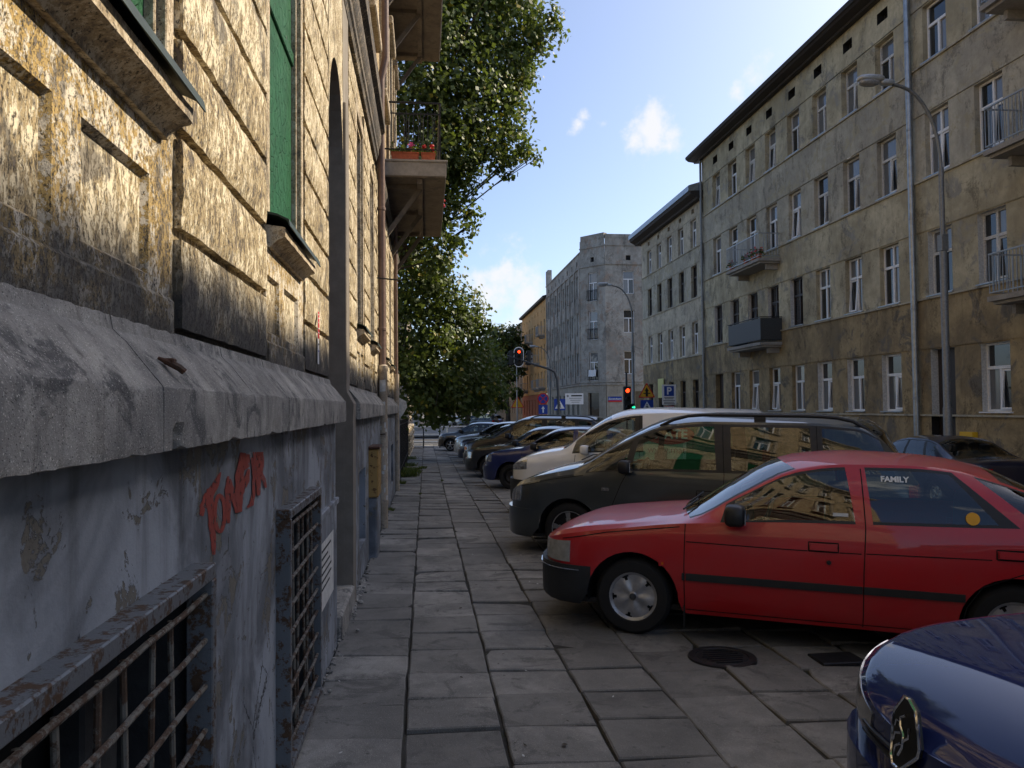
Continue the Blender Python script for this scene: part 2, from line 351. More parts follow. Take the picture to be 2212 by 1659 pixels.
# facades across the street
M['facA']=stained('ochre_grey_render',(.39,.335,.22),(.62,.545,.37),(.33,.31,.26),.5,.92,.5,streaks=.28,soot=.62)
M['facAb']=stained('brown_stained_render',(.23,.175,.10),(.44,.335,.18),(.17,.15,.12),.6,.92,.5,streaks=.36,soot=.62)
M['facAg']=stained('grey_render',(.38,.345,.27),(.54,.49,.375),(.44,.38,.25),.6,.92,.4,streaks=.24,soot=.62)
M['facB']=stained('beige_render',(.45,.39,.29),(.64,.56,.41),(.36,.32,.26),.5,.92,.4,streaks=.24,soot=.62)
M['facC']=stained('grey_weathered_render',(.29,.27,.235),(.47,.44,.385),(.36,.275,.215),.45,.92,.6,streaks=.32,soot=.62)
M['facCstone']=stained('grey_rusticated_render',(.34,.305,.25),(.44,.40,.33),None,.7,.9,.4,streaks=.3)
M['facD']=stained('orange_render',(.52,.31,.12),(.58,.36,.15),None,.6,.9,.2)
M['facDbase']=stained('red_rusticated_render',(.34,.12,.07),(.42,.16,.09),None,.8,.9,.3)
M['facE']=stained('far_render',(.28,.23,.17),(.36,.30,.22),(.22,.2,.18),.4,.92,.3,streaks=.3)
M['eave']=plain('brown_eave',(.035,.028,.024),.7,0,.25)
M['bark']=stained('bark',(.06,.05,.04),(.10,.085,.065),None,5,.95,1.)
M['leaf']=leafmat('poplar_leaf',(.06,.095,.022),(.15,.20,.06))
M['leafdark']=leafmat('far_leaf',(.045,.068,.02),(.10,.13,.04))
M['grass']=leafmat('weed_leaf',(.05,.08,.02),(.11,.14,.04))
M['terracotta']=plain('terracotta_planter',(.42,.11,.05),.7)
M['redflower']=plain('red_petals',(.65,.015,.02),.5); M['pinkflower']=plain('pink_petals',(.75,.10,.35),.5)
M['graffiti']=None
def _gr():
    t=NT('red_spray_paint'); n=t.noise(30,6,.7)
    b=t.bsdf(t.mix(t.noise(6,3),(.27,.045,.028),(.20,.04,.032)),.7); tr=t.n('ShaderNodeBsdfTransparent'); m=t.n('ShaderNodeMixShader')
    t.set(m.inputs[0],t.ramp(n,.35,.45)); t.t.links.new(tr.outputs[0],m.inputs[1]); t.t.links.new(b,m.inputs[2]); return t.done(m.outputs[0])
M['graffiti']=_gr()
def flat(name,c,r=.5): return plain(name,c,r,0,.03)
M['s_red']=flat('sign_red',(.55,.02,.02)); M['s_blue']=flat('sign_blue',(.012,.05,.30)); M['s_white']=flat('sign_white',(.75,.75,.75)); M['s_yellow']=flat('sign_yellow',(.72,.36,.02)); M['s_black']=flat('sign_black',(.012,.012,.012)); M['s_paleyellow']=flat('pale_yellow_poster',(.6,.58,.22))
M['s_mail']=flat('yellow_box',(.7,.42,.02)); M['paper']=plain('paper',(.55,.55,.53),.8)
# ================================================================ ground, pavement, road
def sheet(name,x0,x1,y0,y1,nx,ny,mat,dz=0,hf=None,**k):
    m=MB(); hf=hf or G
    for j in range(ny+1):
        for i in range(nx+1):
            x=x0+(x1-x0)*i/nx; y=y0+(y1-y0)*j/ny; m.vert((x,y,hf(x,y)+dz))
    for j in range(ny):
        for i in range(nx):
            a=j*(nx+1)+i; m.face((a,a+1,a+nx+2,a+nx+1))
    return m.build(name,mat,**k)
sheet('ground',-1500,1500,-1500,1500,4,4,M['earth'],hf=lambda x,y:-1.0,kind='structure')
pave=sheet('pavement',-.72,5.2,-8,46,6,54,M['joint'],dz=-.022,kind='structure')
sheet('road',5.32,11.7,-8,47,4,50,M['asphalt'],kind='structure')
sheet('road',-80,90,47.0,63,6,6,M['asphalt'],hf=lambda x,y:-.62,kind='structure')
sheet('road',5.3,11.7,63,400,2,6,M['asphalt'],hf=lambda x,y:-.615,kind='structure')
sheet('pavement',11.82,14.3,-8,47,2,50,M['slab'],hf=lambda x,y:G(x,y),kind='structure')
sheet('pavement',-60,5.2,63.1,400,4,6,M['slab'],hf=lambda x,y:-.5,kind='structure')
sheet('pavement',11.82,60,63.1,400,4,6,M['slab'],hf=lambda x,y:-.5,kind='structure')
sheet('yard',-40,-.74,21.6,46.5,6,20,M['earth'],hf=lambda x,y:G(-.7,y)-.02,kind='structure')
def kerbline(x0,x1,y0,y1,n,axis,zt,zb):
    for i in range(n):
        m=MB()
        if axis=='y':
            a=y0+(y1-y0)*i/n+.006; b=y0+(y1-y0)*(i+1)/n-.006
            for (y,s) in ((a,0),(b,1)):
                pass
            z0=zt(a); m.cbox(x0,x1,a,b,z0-.3,z0,.012)
        else:
            a=x0+(x1-x0)*i/n+.006; b=x0+(x1-x0)*(i+1)/n-.006; m.cbox(a,b,y0,y1,zt(a)-.3,zt(a),.012)
        m.build('kerb_stone',M['kerb'],pave)
kerbline(5.18,5.33,-6,46,52,'y',lambda y:G(5.2,y)+.004,0)
kerbline(-.7,5.2,46,46.14,6,'x',lambda x:G(x,46)+.01,0)
# paving slabs: the three hundred that show largest are pieces of their own
XJ=[-.69,-.13]+[-.13+.555*k for k in range(1,10)]+[5.17]
cells=[]
for ci in range(len(XJ)-1):
    x0,x1=XJ[ci],XJ[ci+1]; y=-3+random.uniform(0,.12)+(.06 if ci%2 else 0)
    while y<45.6:
        l=.49+random.uniform(-.006,.006); cells.append((x0,x1,y,min(y+l,45.95))); y+=l
def key(c):
    x=(c[0]+c[1])/2; y=(c[2]+c[3])/2
    if y<2.2 or x>y*.82: return 1e9
    return y+(5 if x>2.2 else 0)+(6 if x>3.4 else 0)
cells.sort(key=key)
rest=MB()
def slab(m,x0,x1,y0,y1,ox=0,oy=0,oz=0):
    g=random.uniform(.004,.014); cz=lambda x,y:G(x,y)-oz
    tx,ty,dz=random.uniform(-.008,.008),random.uniform(-.012,.012),random.uniform(-.010,.007)
    mx,my=(x0+x1)/2,(y0+y1)/2
    def P(x,y,d): return (x-ox,y-oy,cz(x,y)+dz+tx*(x-mx)/.28+ty*(y-my)/.25+d)
    j=lambda:random.uniform(-.004,.004)
    c=[(x0+g+j(),y0+g+j()),(x1-g+j(),y0+g+j()),(x1-g+j(),y1-g+j()),(x0+g+j(),y1-g+j())]
    b=.008
    # outline with slightly broken edges
    out=[]
    for k in range(4):
        a=c[k]; d=c[(k+1)%4]
        for s in (0,.33,.66):
            q=random.uniform(-.0045,.0045) if s else 0
            nx,ny=-(d[1]-a[1]),(d[0]-a[0]); L=math.hypot(nx,ny)
            out.append((a[0]+(d[0]-a[0])*s+nx/L*q,a[1]+(d[1]-a[1])*s+ny/L*q))
    if random.random()<.16:   # broken corner
        k=random.randrange(4)*3; p=out[k]; out[k]=(p[0]+(mx-p[0])*.14,p[1]+(my-p[1])*.14)
    top=[m.vert(P(x+(mx-x)*b/.25,y+(my-y)*b/.25,0)) for x,y in out]; mid=[m.vert(P(x,y,-b)) for x,y in out]; bot=[m.vert(P(x,y,-.05)) for x,y in out]
    m.face(top); n=len(out)
    for k in range(n):
        m.face((mid[k],mid[(k+1)%n],top[(k+1)%n],top[k])); m.face((bot[k],bot[(k+1)%n],mid[(k+1)%n],mid[k]))
for i,(x0,x1,y0,y1) in enumerate(cells):
    if i<300:
        m=MB(); ox,oy=(x0+x1)/2,(y0+y1)/2; oz=G(ox,oy); slab(m,x0,x1,y0,y1,ox,oy,oz)
        m.build('paving_slab',M['slab'],pave,loc=(ox,oy,oz))
    else: slab(rest,x0,x1,y0,y1)
rest.build('paving_slab',M['slab'],pave,kind='stuff')
# ================================================================ the near tenement on the left
LB=empty('tenement_house',(-.74,8,0),label='old tenement with peeling yellow plaster, grey plinth and green boarded windows',cat='building')
def wb(m,name,mats,parent,smooth=False,**k):
    o=m.build(name,mats,parent,smooth,**k); o.matrix_parent_inverse=parent.matrix_world.inverted() if parent.parent is None else Matrix(); return o
bpy.context.view_layer.update()
LBI=Matrix.Translation(Vector((.74,-8,0)))
def lb(m,name,mats,parent=LB,smooth=False,**k):
    o=m.build(name,mats,parent,smooth,**k)
    if parent is LB: o.matrix_parent_inverse=LBI
    return o
def wallgrid(mb,F,s0,s1,z0,z1,holes,reveal=.2,revmat=0,d=0,cuts=(),wm=0):
    ss=sorted(set([s0,s1]+[h[0] for h in holes]+[h[1] for h in holes]+list(cuts))); zs=sorted(set([z0,z1]+[h[2] for h in holes]+[h[3] for h in holes]))
    ss=[s for s in ss if s0<=s<=s1]; zs=[q for q in zs if z0<=q<=z1]
    mb.cm=wm
    for a,b in zip(ss,ss[1:]):
        for c,e in zip(zs,zs[1:]):
            ms,mz=(a+b)/2,(c+e)/2
            if any(h[0]<ms<h[1] and h[2]<mz<h[3] for h in holes): continue
            mb.quad(F(a,c,d),F(b,c,d),F(b,e,d),F(a,e,d))
    for h in holes:
        a,b,c,e=h[:4]; mb.cm=h[4] if len(h)>4 else revmat; r=d-reveal
        mb.quad(F(a,c,d),F(a,e,d),F(a,e,r),F(a,c,r)); mb.quad(F(b,c,d),F(b,c,r),F(b,e,r),F(b,e,d))
        mb.quad(F(a,c,d),F(a,c,r),F(b,c,r),F(b,c,d)); mb.quad(F(a,e,d),F(b,e,d),F(b,e,r),F(a,e,r))
    mb.cm=0
def FX(X): return lambda s,z,d:(X+d,s,z)
# --- plinth
GR=[(.95,2.46,.05,1.27,1),(3.78,4.86,.06,1.26,1)]
m=MB(); wallgrid(m,FX(-.70),-8,6.2,-.5,1.68,GR,.26); lb(m,'plinth_wall',[M['plinth'],M['cellar']])  # grille recess sides take the dark cellar colour, shade painted in
m=MB(); wallgrid(m,FX(-.70),7.55,21.5,-.6,1.68,[(8.35,9.2,.25,1.08),(13.4,14.5,.2,1.05),(16.0,17.0,.2,1.0)],.16); lb(m,'plinth_wall',M['plinth'])
for (a,b,c,e,_) in GR:
    m=MB().box(-.99,-.955,a-.05,b+.05,c-.05,e+.05); lb(m,'cellar_window',M['darkvoid'])
    lb(MB().cbox(-.90,-.80,a+.12,a+.30,c-.05,e+.02,.01),'cellar_stone',M['cellar']); lb(MB().cbox(-.92,-.84,b-.42,b-.2,c-.05,e+.02,.01),'cellar_stone',M['cellar'])
for (a,b) in ((8.35,9.2),(13.4,14.5),(16.,17.)):
    lb(MB().box(-.90,-.855,a-.03,b+.03,.15,1.12),'cellar_hatch',M['cellar'])
# --- ledge stones
def ledge(a,b,chips=3):
    prof=[(-.76,1.985),(-.742,1.98),(-.735,1.945),(-.722,1.93),(-.705,1.915),(-.668,1.868),(-.640,1.832),(-.632,1.822),(-.6195,1.806),(-.618,1.79),(-.618,1.72),(-.6183,1.676),(-.6186,1.668),(-.6195,1.653),(-.640,1.650),(-.76,1.655)]
    n=max(3,int((b-a)/.03)); m=MB(); rows=[]
    nz=[random.uniform(-1,1) for _ in range(n+1)]
    hits=[(random.uniform(a,b),random.uniform(.003,.012),random.uniform(.03,.09)) for _ in range(chips)]
    if a<2.0<b: hits.append((2.05,.035,.05))
    for k in range(n+1):
        y=a+(b-a)*k/n; row=[]
        for i,(x,z) in enumerate(prof):
            e=1 if 7<=i<=13 else .5
            dx=random.uniform(-.0016,.0016)*e; dz=random.uniform(-.0016,.0016)*e
            if i in (11,12,13,14):
                for (hy,hd,hw) in hits:
                    q=max(0,1-abs(y-hy)/hw); dz+=q*hd*(1 if i<14 else .2); dx-=q*hd*.7*(1 if i<14 else .1)
            if i in (7,8,9): 
                for (hy,hd,hw) in hits[:1]:
                    q=max(0,1-abs(y-hy-.2)/hw); dz-=q*hd*.5; dx-=q*hd*.4
            row.append(m.vert((x+dx,y,z+dz)))
        rows.append(row)
    for k in range(n):
        for i in range(len(prof)-1): m.face((rows[k][i],rows[k][i+1],rows[k+1][i+1],rows[k+1][i]))
    m.face(rows[0]); m.face(rows[-1][::-1]); lb(m,'ledge_stone',M['ledge'],smooth=29)
for a,b in zip([-4,-2.,-.2,1.05,1.93,2.92,3.65,4.55,5.4],[-2.,-.2,1.05,1.93,2.92,3.65,4.55,5.4,6.2]): ledge(a+.004,b-.004,1)
for a,b in zip([7.55,8.7,9.9,11.2],[8.7,9.9,11.2,12.18]): ledge(a+.004,b-.004,1)
for a,b in zip([12.5,13.9,15.4,17,18.6,20.1],[13.9,15.4,17,18.6,20.1,21.5]): ledge(a+.002,b-.002,1)
# --- ground floor wall, windows, rusticated blocks
ZT=5.62
WIN=[(-.9,.0,2.66,5.05),(1.32,2.40,2.66,5.05),(3.86,4.90,2.66,5.05)]
WIN2=[(8.78,9.72,2.66,5.05),(10.88,11.68,2.66,5.05),(14.35,15.3,2.66,5.05),(16.5,17.4,2.66,5.05),(18.7,19.6,2.66,5.05)]
m=MB(); wallgrid(m,FX(-.775),-8,6.2,1.93,ZT,WIN,.16); lb(m,'wall',M['wall'])
m=MB(); wallgrid(m,FX(-.775),7.75,21.5,1.93,ZT,WIN2,.16); lb(m,'wall',M['wall'])
def block(y0,y1,z0,z1,x=-.738,x0=-.79):
    # rendered block with worn, uneven edges
    m=MB(); n=max(4,int((y1-y0)/.07)); k=5; g=[]
    for j in range(k+1):
        row=[]
        for i in range(n+1):
            y=y0+(y1-y0)*i/n; z=z0+(z1-z0)*j/k; ed=(i in (0,n)) or (j in (0,k))
            d=random.uniform(-.0022,.0018)-(.006+random.uniform(0,.006) if ed else 0)
            row.append(m.vert((x+d,y+(random.uniform(-.0025,.0025) if ed else 0),z+(random.uniform(-.0025,.0025) if ed else 0))))
        g.append(row)
    for j in range(k):
        for i in range(n): m.face((g[j][i],g[j][i+1],g[j+1][i+1],g[j+1][i]))
    rim=[g[0][i] for i in range(n)]+[g[j][n] for j in range(k)]+[g[k][i] for i in range(n,0,-1)]+[g[j][0] for j in range(k,0,-1)]
    back=[m.vert((x0,m.v[q][1],m.v[q][2])) for q in rim]
    for q in range(len(rim)): m.face((rim[q],back[q],back[(q+1)%len(rim)],rim[(q+1)%len(rim)]))
    lb(m,'plaster_block',M['wall'],smooth=35)
for (a,b) in [(.05,1.22),(2.50,3.79),(4.98,6.19),(7.86,8.69),(9.83,10.80),(11.76,12.75),(13.05,14.25),(15.4,16.4),(17.5,18.6),(19.7,21.45)]:
    for r in range(11):
        z0=2.004+.315*r; block(a,b,z0,z0+.277)
# aprons with recessed panels, sills and window surrounds
def apron(a,b,panels):
    X,Xp=-.755,-.800; z0,z1=2.125,2.405; m=MB(); hs=[(p,q,z0,z1) for p,q in panels]
    wallgrid(m,FX(X),a,b,1.94,2.56,hs,0)
    for p,q in panels:
        O=[(p,z0),(q,z0),(q,z1),(p,z1)]; i=.030; I=[(p+i,z0+i),(q-i,z0+i),(q-i,z1-i),(p+i,z1-i)]
        for k in range(4):
            (y0,c0),(y1,c1)=O[k],O[(k+1)%4]; (u0,e0),(u1,e1)=I[k],I[(k+1)%4]
            m.quad((X,y0,c0),(X,y1,c1),(Xp,u1,e1),(Xp,u0,e0))
        m.quad(*[(Xp,y,c) for y,c in I])
    m.quad((X,a,1.94),(X,a,2.56),(-.79,a,2.56),(-.79,a,1.94)); m.quad((X,b,1.94),(-.79,b,1.94),(-.79,b,2.56),(X,b,2.56))
    lb(m,'apron_panel',M['panel'])
    # low string of plaster under the panels
    m=MB().cbox(-.80,-.742,a+.003,b-.003,1.95,2.085,.012); lb(m,'apron_band',M['panel'])
def sill(a,b):
    pr=[(-.78,2.535),(-.735,2.535),(-.728,2.55),(-.70,2.572),(-.676,2.58),(-.668,2.586),(-.668,2.628),(-.675,2.634),(-.78,2.645)]
    n=max(6,int((b-a)/.06)); m=MB(); rows=[]
    for k in range(n+1):
        y=a+(b-a)*k/n; rows.append([m.vert((x+random.uniform(-.0015,.0015),y,z+random.uniform(-.0015,.0015))) for x,z in pr])
    for k in range(n):
        for i in range(len(pr)-1): m.face((rows[k][i],rows[k][i+1],rows[k+1][i+1],rows[k+1][i]))
    m.face(rows[0]); m.face(rows[-1][::-1]); s=lb(m,'sill',M['moulding'],smooth=35)
    m=MB(); A,B=a-.03,b+.035; n=10
    pr=[(-.81,2.715),(-.70,2.690),(-.646,2.664),(-.640,2.632),(-.645,2.632),(-.652,2.657),(-.70,2.680),(-.81,2.700)]
    rows=[[m.vert((x+random.uniform(-.001,.001),A+(B-A)*k/n,z+random.uniform(-.0015,.0015))) for x,z in pr] for k in range(n+1)]
    for k in range(n):
        for i in range(len(pr)): m.face((rows[k][i],rows[k][(i+1)%len(pr)],rows[k+1][(i+1)%len(pr)],rows[k+1][i]))
    m.face(rows[0]); m.face(rows[-1][::-1]); m.build('flashing',M['flashing'],s)
def surround(a,b,z0=2.70,z1=5.1):
    for y,sg in ((a,1),(b,-1)):
        m=MB(); m.cbox(-.80,-.748,y-.055,y+.012,z0,z1,.004); m.cbox(-.80,-.757,y+.012*sg+sg*.002,y+sg*.05,z0,z1,.004); m.cbox(-.86,-.775,y+sg*.052,y+sg*.075,z0,z1,.004)
        lb(m,'window_surround',M['moulding'])
    m=MB().cbox(-.80,-.745,a-.055,b+.055,z1,z1+.13,.008); lb(m,'window_surround',M['moulding'])
for (a,b),ps in zip([(.0-.98,.02),(1.25,2.42),(3.81,4.95)],[[(-.9,-.5),(-.4,-.05)],[(1.30,1.665),(1.80,2.225)],[(3.84,4.15),(4.29,4.75)]]):
    apron(a,b,ps); sill(a+.02,b-.09); 
for (a,b,z0,z1) in WIN:
    surround(a,b)
    m=MB(); m.box(-.83,-.805,a,b,z0,z1); w0=lb(m,'window_board',M['greenpaint'])
    MB().cbox(-.812,-.79,a,b,3.85,3.93,.006).build('board_rail',M['greenpaint'],w0)
for (a,b),ps in zip([(8.72,9.78),(10.83,11.73),(14.28,15.37),(16.43,17.47),(18.63,19.67)],[[(8.78,9.2),(9.3,9.72)],[(10.88,11.22),(11.34,11.68)],[(14.35,14.75),(14.88,15.3)],[(16.5,16.9),(17,17.4)],[(18.7,19.1),(19.2,19.6)]]):
    apron(a,b,ps); sill(a+.02,b-.06)
for (a,b,z0,z1) in WIN2:
    surround(a,b)
    m=MB()
    for y0,y1,c,e in ((a,a+.07,z0,z1),(b-.07,b,z0,z1),((a+b)/2-.04,(a+b)/2+.04,z0+.07,4.2),(a+.07,b-.07,z0,z0+.07),(a+.07,b-.07,z1-.07,z1),(a+.07,b-.07,4.2,4.28)): m.cbox(-.885,-.835,y0,y1,c,e,.006)
    fr=lb(m,'window_frame',M['white'])
    for y0,y1,c,e in ((a+.07,(a+b)/2-.04,z0+.07,4.2),((a+b)/2+.04,b-.07,z0+.07,4.2),(a+.07,b-.07,4.28,z1-.07)):
        MB().box(-.868,-.860,y0,y1,c,e).build('pane',M['pane'],fr)
# --- doorway with arch
A,B=6.2,7.25; N=14; cy=(A+B)/2; zs,rz=4.0,.74
arc=[(cy-(B-A)/2*math.cos(math.pi*k/N),zs+rz*math.sin(math.pi*k/N)) for k in range(N+1)]
m=MB()
for (y0,c0),(y1,c1) in zip(arc,arc[1:]):
    m.cm=1; m.quad((-.745,y0,c0),(-.745,y1,c1),(-.745,y1,ZT),(-.745,y0,ZT)); m.cm=0; m.quad((-.745,y0,c0),(-1.2,y0,c0),(-1.2,y1,c1),(-.745,y1,c1))
lb(m,'arch',[M['jamb'],M['wall']])
m=MB(); m.quad((-.70,A,-.3),(-.70,A,1.66),(-1.2,A,1.66),(-1.2,A,-.3)); m.quad((-.745,A,1.66),(-.745,A,zs),(-1.2,A,zs),(-1.2,A,1.66))
m.box(-1.2,-.742,B,B+.12,-.3,zs); m.box(-.9,-.742,B+.003,B+.5,zs,ZT); lb(m,'door_jamb',M['jamb'])
m=MB()
for k,(w,x) in enumerate([(.07,-.715),(.05,-.735),(.09,-.722),(.05,-.738),(.12,-.728)]):
    y=B+.06+[0,.075,.13,.225,.28][k]; m.cbox(-.80,x,y-.055,y-.055+w,.2,zs+.6,.008)
m.prism([(-.9,-.3),(-.662,-.3),(-.662,1.66),(-.655,1.80),(-.73,1.93),(-.741,2.0),(-.9,2.0)],B+.003,B+.297,lambda u,v,d:(u,d,v))
lb(m,'door_surround',M['jamb'],smooth=30)
for y0,y1 in ((A+.03,cy-.005),(cy+.005,B-.03)):
    d=MB().cbox(-1.26,-1.2,y0,y1,.1,3.4,.004); d=lb(d,'door',M['brownwin'])
    for c,e in ((.3,1.2),(1.4,2.3),(2.5,3.3)): MB().cbox(-1.205,-1.18,y0+.08,y1-.08,c,e,.012).build('door_panel',M['brownwin'],d)
m=MB().box(-1.27,-1.21,A,B,3.4,4.8); lb(m,'fanlight',M['panedark'])
m=MB(); m.cbox(-1.25,-.655,A+.01,B+.06,-.2,.15,.02); lb(m,'door_step',M['ledge'])
# --- main cornice over the ground floor, upper storeys
def extrude_y(m,prof,a,b,n=1):
    rows=[[m.vert((x,a+(b-a)*k/n,z)) for x,z in prof] for k in range(n+1)]
    for k in range(n):
        for i in range(len(prof)-1): m.face((rows[k][i],rows[k][i+1],rows[k+1][i+1],rows[k+1][i]))
    m.face(rows[0]); m.face(rows[-1][::-1])
m=MB(); extrude_y(m,[(-.9,5.60),(-.735,5.60),(-.72,5.66),(-.70,5.68),(-.70,5.78),(-.685,5.80),(-.66,5.90),(-.66,6.0),(-.60,6.05),(-.595,6.16),(-.62,6.2),(-.66,6.3),(-.74,6.34),(-.74,6.55),(-.66,6.60),(-.655,6.70),(-.80,6.80),(-.9,6.80)],-8,12.15,20); lb(m,'cornice',M['cornice'],smooth=30)
m=MB(); extrude_y(m,[(-.9,5.60),(-.735,5.60),(-.71,5.70),(-.69,5.74),(-.69,5.82),(-.9,5.9)],12.5,21.5,8); lb(m,'cornice',M['cornice'],smooth=30)
UW=[]
for z0,z1 in ((7.5,9.9),(11.9,14.1)):
    for a in (-6.5,-4.0,-1.4,1.3,3.85,6.2,8.75,10.9,14.0,18.9): UW.append((a,a+1.05,z0,z1))
UW+= [(16.2,17.5,6.66,9.6),(16.2,17.5,11.5,14.1)]
m=MB(); wallgrid(m,FX(-.78),-8,21.5,5.85,15.6,UW,.2); lb(m,'upper_wall',M['upper'])
for (a,b,z0,z1) in UW:
    m=MB(); mid=(a+b)/2; zt=z0+(z1-z0)*.7
    for y0,y1,c,e in ((a,a+.07,z0,z1),(b-.07,b,z0,z1),(mid-.04,mid+.04,z0+.07,zt),(a+.07,b-.07,z0,z0+.07),(a+.07,b-.07,z1-.07,z1),(a+.07,b-.07,zt,zt+.08)): m.box(-.93,-.885,y0,y1,c,e)
    fr=lb(m,'window_frame',M['white'])
    for y0,y1,c,e in ((a+.07,mid-.04,z0+.07,zt),(mid+.04,b-.07,z0+.07,zt),(a+.07,b-.07,zt+.08,z1-.07)): MB().box(-.915,-.905,y0,y1,c,e).build('pane',M['pane'],fr)
    m=MB(); m.cbox(-.80,-.70,a-.14,a-.003,z0-.05,z1+.1,.01); m.cbox(-.80,-.70,b+.003,b+.14,z0-.05,z1+.1,.01); m.cbox(-.80,-.62,a-.2,b+.2,z1+.1,z1+.28,.02); m.cbox(-.80,-.64,a-.2,b+.2,z0-.2,z0-.055,.02); lb(m,'window_surround',M['moulding'])
m=MB(); extrude_y(m,[(-.9,14.9),(-.74,14.9),(-.7,15.05),(-.55,15.15),(-.5,15.3),(-.3,15.4),(-.28,15.6),(-.9,15.75)],-8,21.5); lb(m,'cornice',M['moulding'])
m=MB(); m.box(-12,-.79,21.45,21.5,-.5,15.6); m.box(-12,-11.9,-8,21.5,-.5,15.6); m.box(-12,-.79,-8.05,-8,-.5,15.6); lb(m,'side_wall',M['upper'])
m=MB(); m.prism([(-12.3,15.55),(-.32,15.62),(-6,17.6)],-8.2,21.7,lambda u,v,d:(u,d,v)); lb(m,'roof',M['zinc'])
# --- grilles over the cellar windows
def grille(a,b,z0,z1):
    X=-.632; m=MB()
    m.cbox(-.71,X,a,b,z1-.045,z1,.004); m.cbox(-.71,X,a,b,z0,z0+.045,.004); m.cbox(-.71,X,a,a+.042,z0+.046,z1-.046,.004); m.cbox(-.71,X,b-.042,b,z0+.046,z1-.046,.004)
    g=lb(m,'window_grille',M['rustframe'])
    n=9
    for k in range(n):
        z=z0+.11+(z1-z0-.2)*k/(n-1); pts=[(X-.022,a+.02+(b-a-.04)*q/6,z+random.uniform(-.004,.004)) for q in range(7)]
        MB().tube(pts,.0085,7).build('bar',M['rustbar'],g,smooth=40)
    q=a+.12; k=0
    while q<b-.16:
        d=.10 if k%2 else -.04
        pts=[(X-.036,q,z1-.09),(X-.036,q+d*.4,z1-.09-(z1-z0-.15)*.5),(X-.036,q+d,z0+.06)]
        MB().tube(pts,.0078,7).build('bar',M['rustbar'],g,smooth=40)
        q+=.19 if k%2 else .13; k+=1
for (a,b,c,e,_) in GR: grille(a-.02,b+.0,c-.02,e+.02)
# painted repair panel beside the second grille, ledge stub, stickers, notice, pipes, boxes
m=MB().cbox(-.71,-.688,5.0,6.17,-.1,1.02,.006); m.cbox(-.71,-.672,4.95,6.19,1.022,1.07,.006); lb(m,'plinth_patch',M['plinth'])
p=onX(360,825,-.66); m=MB(); m.tube([(-.675,p[1]-.02,1.885),(-.65,p[1]-.005,1.872),(-.632,p[1]+.008,1.862),(-.620,p[1]+.014,1.850)],[.004,.009,.010,.009],8); m.cbox(-.665,-.64,p[1]-.012,p[1]+.018,1.868,1.885,.003); lb(m,'iron_stub',M['rust'],smooth=30)
# graffiti on the plinth
GF=lambda x,y:(418.1+x*.16806,947.7+y*.16806)
GX=[-.6985]
def stroke(m,pts,ws,closed=False):
    GX[0]+=.0004
    # smooth path in the picture plane of the wall
    q=[np.array(p,float) for p in pts]; n=len(q); L=[];Rr=[]
    for k in range(n):
        a=q[(k-1)%n] if (closed or k>0) else q[k]; b=q[(k+1)%n] if (closed or k<n-1) else q[k]
        t=b-a; t/=np.linalg.norm(t)+1e-9; nn=np.array([-t[1],t[0]]); w=ws[k] if isinstance(ws,list) else ws
        w*=1+random.uniform(-.12,.12)
        L.append(m.vert(onX(*GF(*(q[k]+nn*w)),GX[0]))); Rr.append(m.vert(onX(*GF(*(q[k]-nn*w)),GX[0])))
    for k in range(n if closed else n-1): m.face((L[k],L[(k+1)%n],Rr[(k+1)%n],Rr[k]))
def dens(pts,k=5):
    o=[]
    for a,b in zip(pts,pts[1:]):
        for i in range(k): o.append((a[0]+(b[0]-a[0])*i/k,a[1]+(b[1]-a[1])*i/k))
    return o+[pts[-1]]
letters=[[([(205,640),(222,900),(232,1100),(255,1280),(262,1490)],[38,42,40,36,20]),([(100,990),(120,880),(190,740),(290,580),(350,430)],[26,45,55,42,10])],
 [('O',)],
 [([(450,1085),(446,850),(440,640),(446,480)],[18,36,34,14]),([(452,520),(500,680),(545,830),(565,950)],[26,36,42,26])],
 [([(585,940),(588,700),(590,480),(640,180)],[40,46,52,40]),([(610,700),(680,540),(712,390)],[34,36,16]),([(620,400),(690,340),(705,200)],[30,34,26])],
 [([(690,880),(745,840),(775,700),(772,450),(756,240)],[12,28,22,16,18])],
 [([(838,730),(835,560),(815,380),(810,170)],[22,34,44,46]),([(850,480),(870,330),(865,170)],[34,36,30]),([(860,430),(905,520),(930,630)],[22,26,14])]]
for ls in letters:
    m=MB()
    for s in ls:
        if s[0]=='O': stroke(m,[(338+62*math.cos(t*math.pi/10),960+235*math.sin(t*math.pi/10)) for t in range(20)],24,True)
        else:
            k=4; pts=dens(s[0],k); ws=list(np.interp(np.linspace(0,1,len(pts)),np.linspace(0,1,len(s[1])),s[1])); stroke(m,pts,ws)
    lb(m,'graffiti_letter',M['graffiti'])
# red and white sticker strip on the block
def thin(name,x,y0,y1,z0,z1,mat,parent=None,t=.002,**k): return MB().box(x-t,x,y0,y1,z0,z1).build(name,mat,parent,**k)
st=thin('sign_strip',-.7255,5.40,5.46,2.06,2.42,M['s_white'],label='narrow red and white sticker strip on the yellow plaster block',cat='sticker')
thin('red_field',-.7235,5.402,5.458,2.235,2.418,M['s_red'],st)
for k,z in enumerate((2.395,2.37,2.34,2.30,2.27)): thin('print_line',-.7225,5.41,5.41+[.035,.04,.02,.042,.03][k],z,z+.008,M['s_white'],st)
thin('print_line',-.7225,5.405,5.455,2.145,2.152,M['s_blue'],st); thin('print_line',-.7225,5.41,5.445,2.19,2.20,M['s_black'],st)
nt_=thin('notice_sheet',-.683,5.12,5.9,.42,.86,M['paper'],label='faded printed notice stuck beside the cellar grille',cat='notice')
for k in range(6): thin('print_line',-.6815,5.2,5.2+random.uniform(.35,.6),.80-k*.05,.815-k*.05,M['cellar'],nt_)
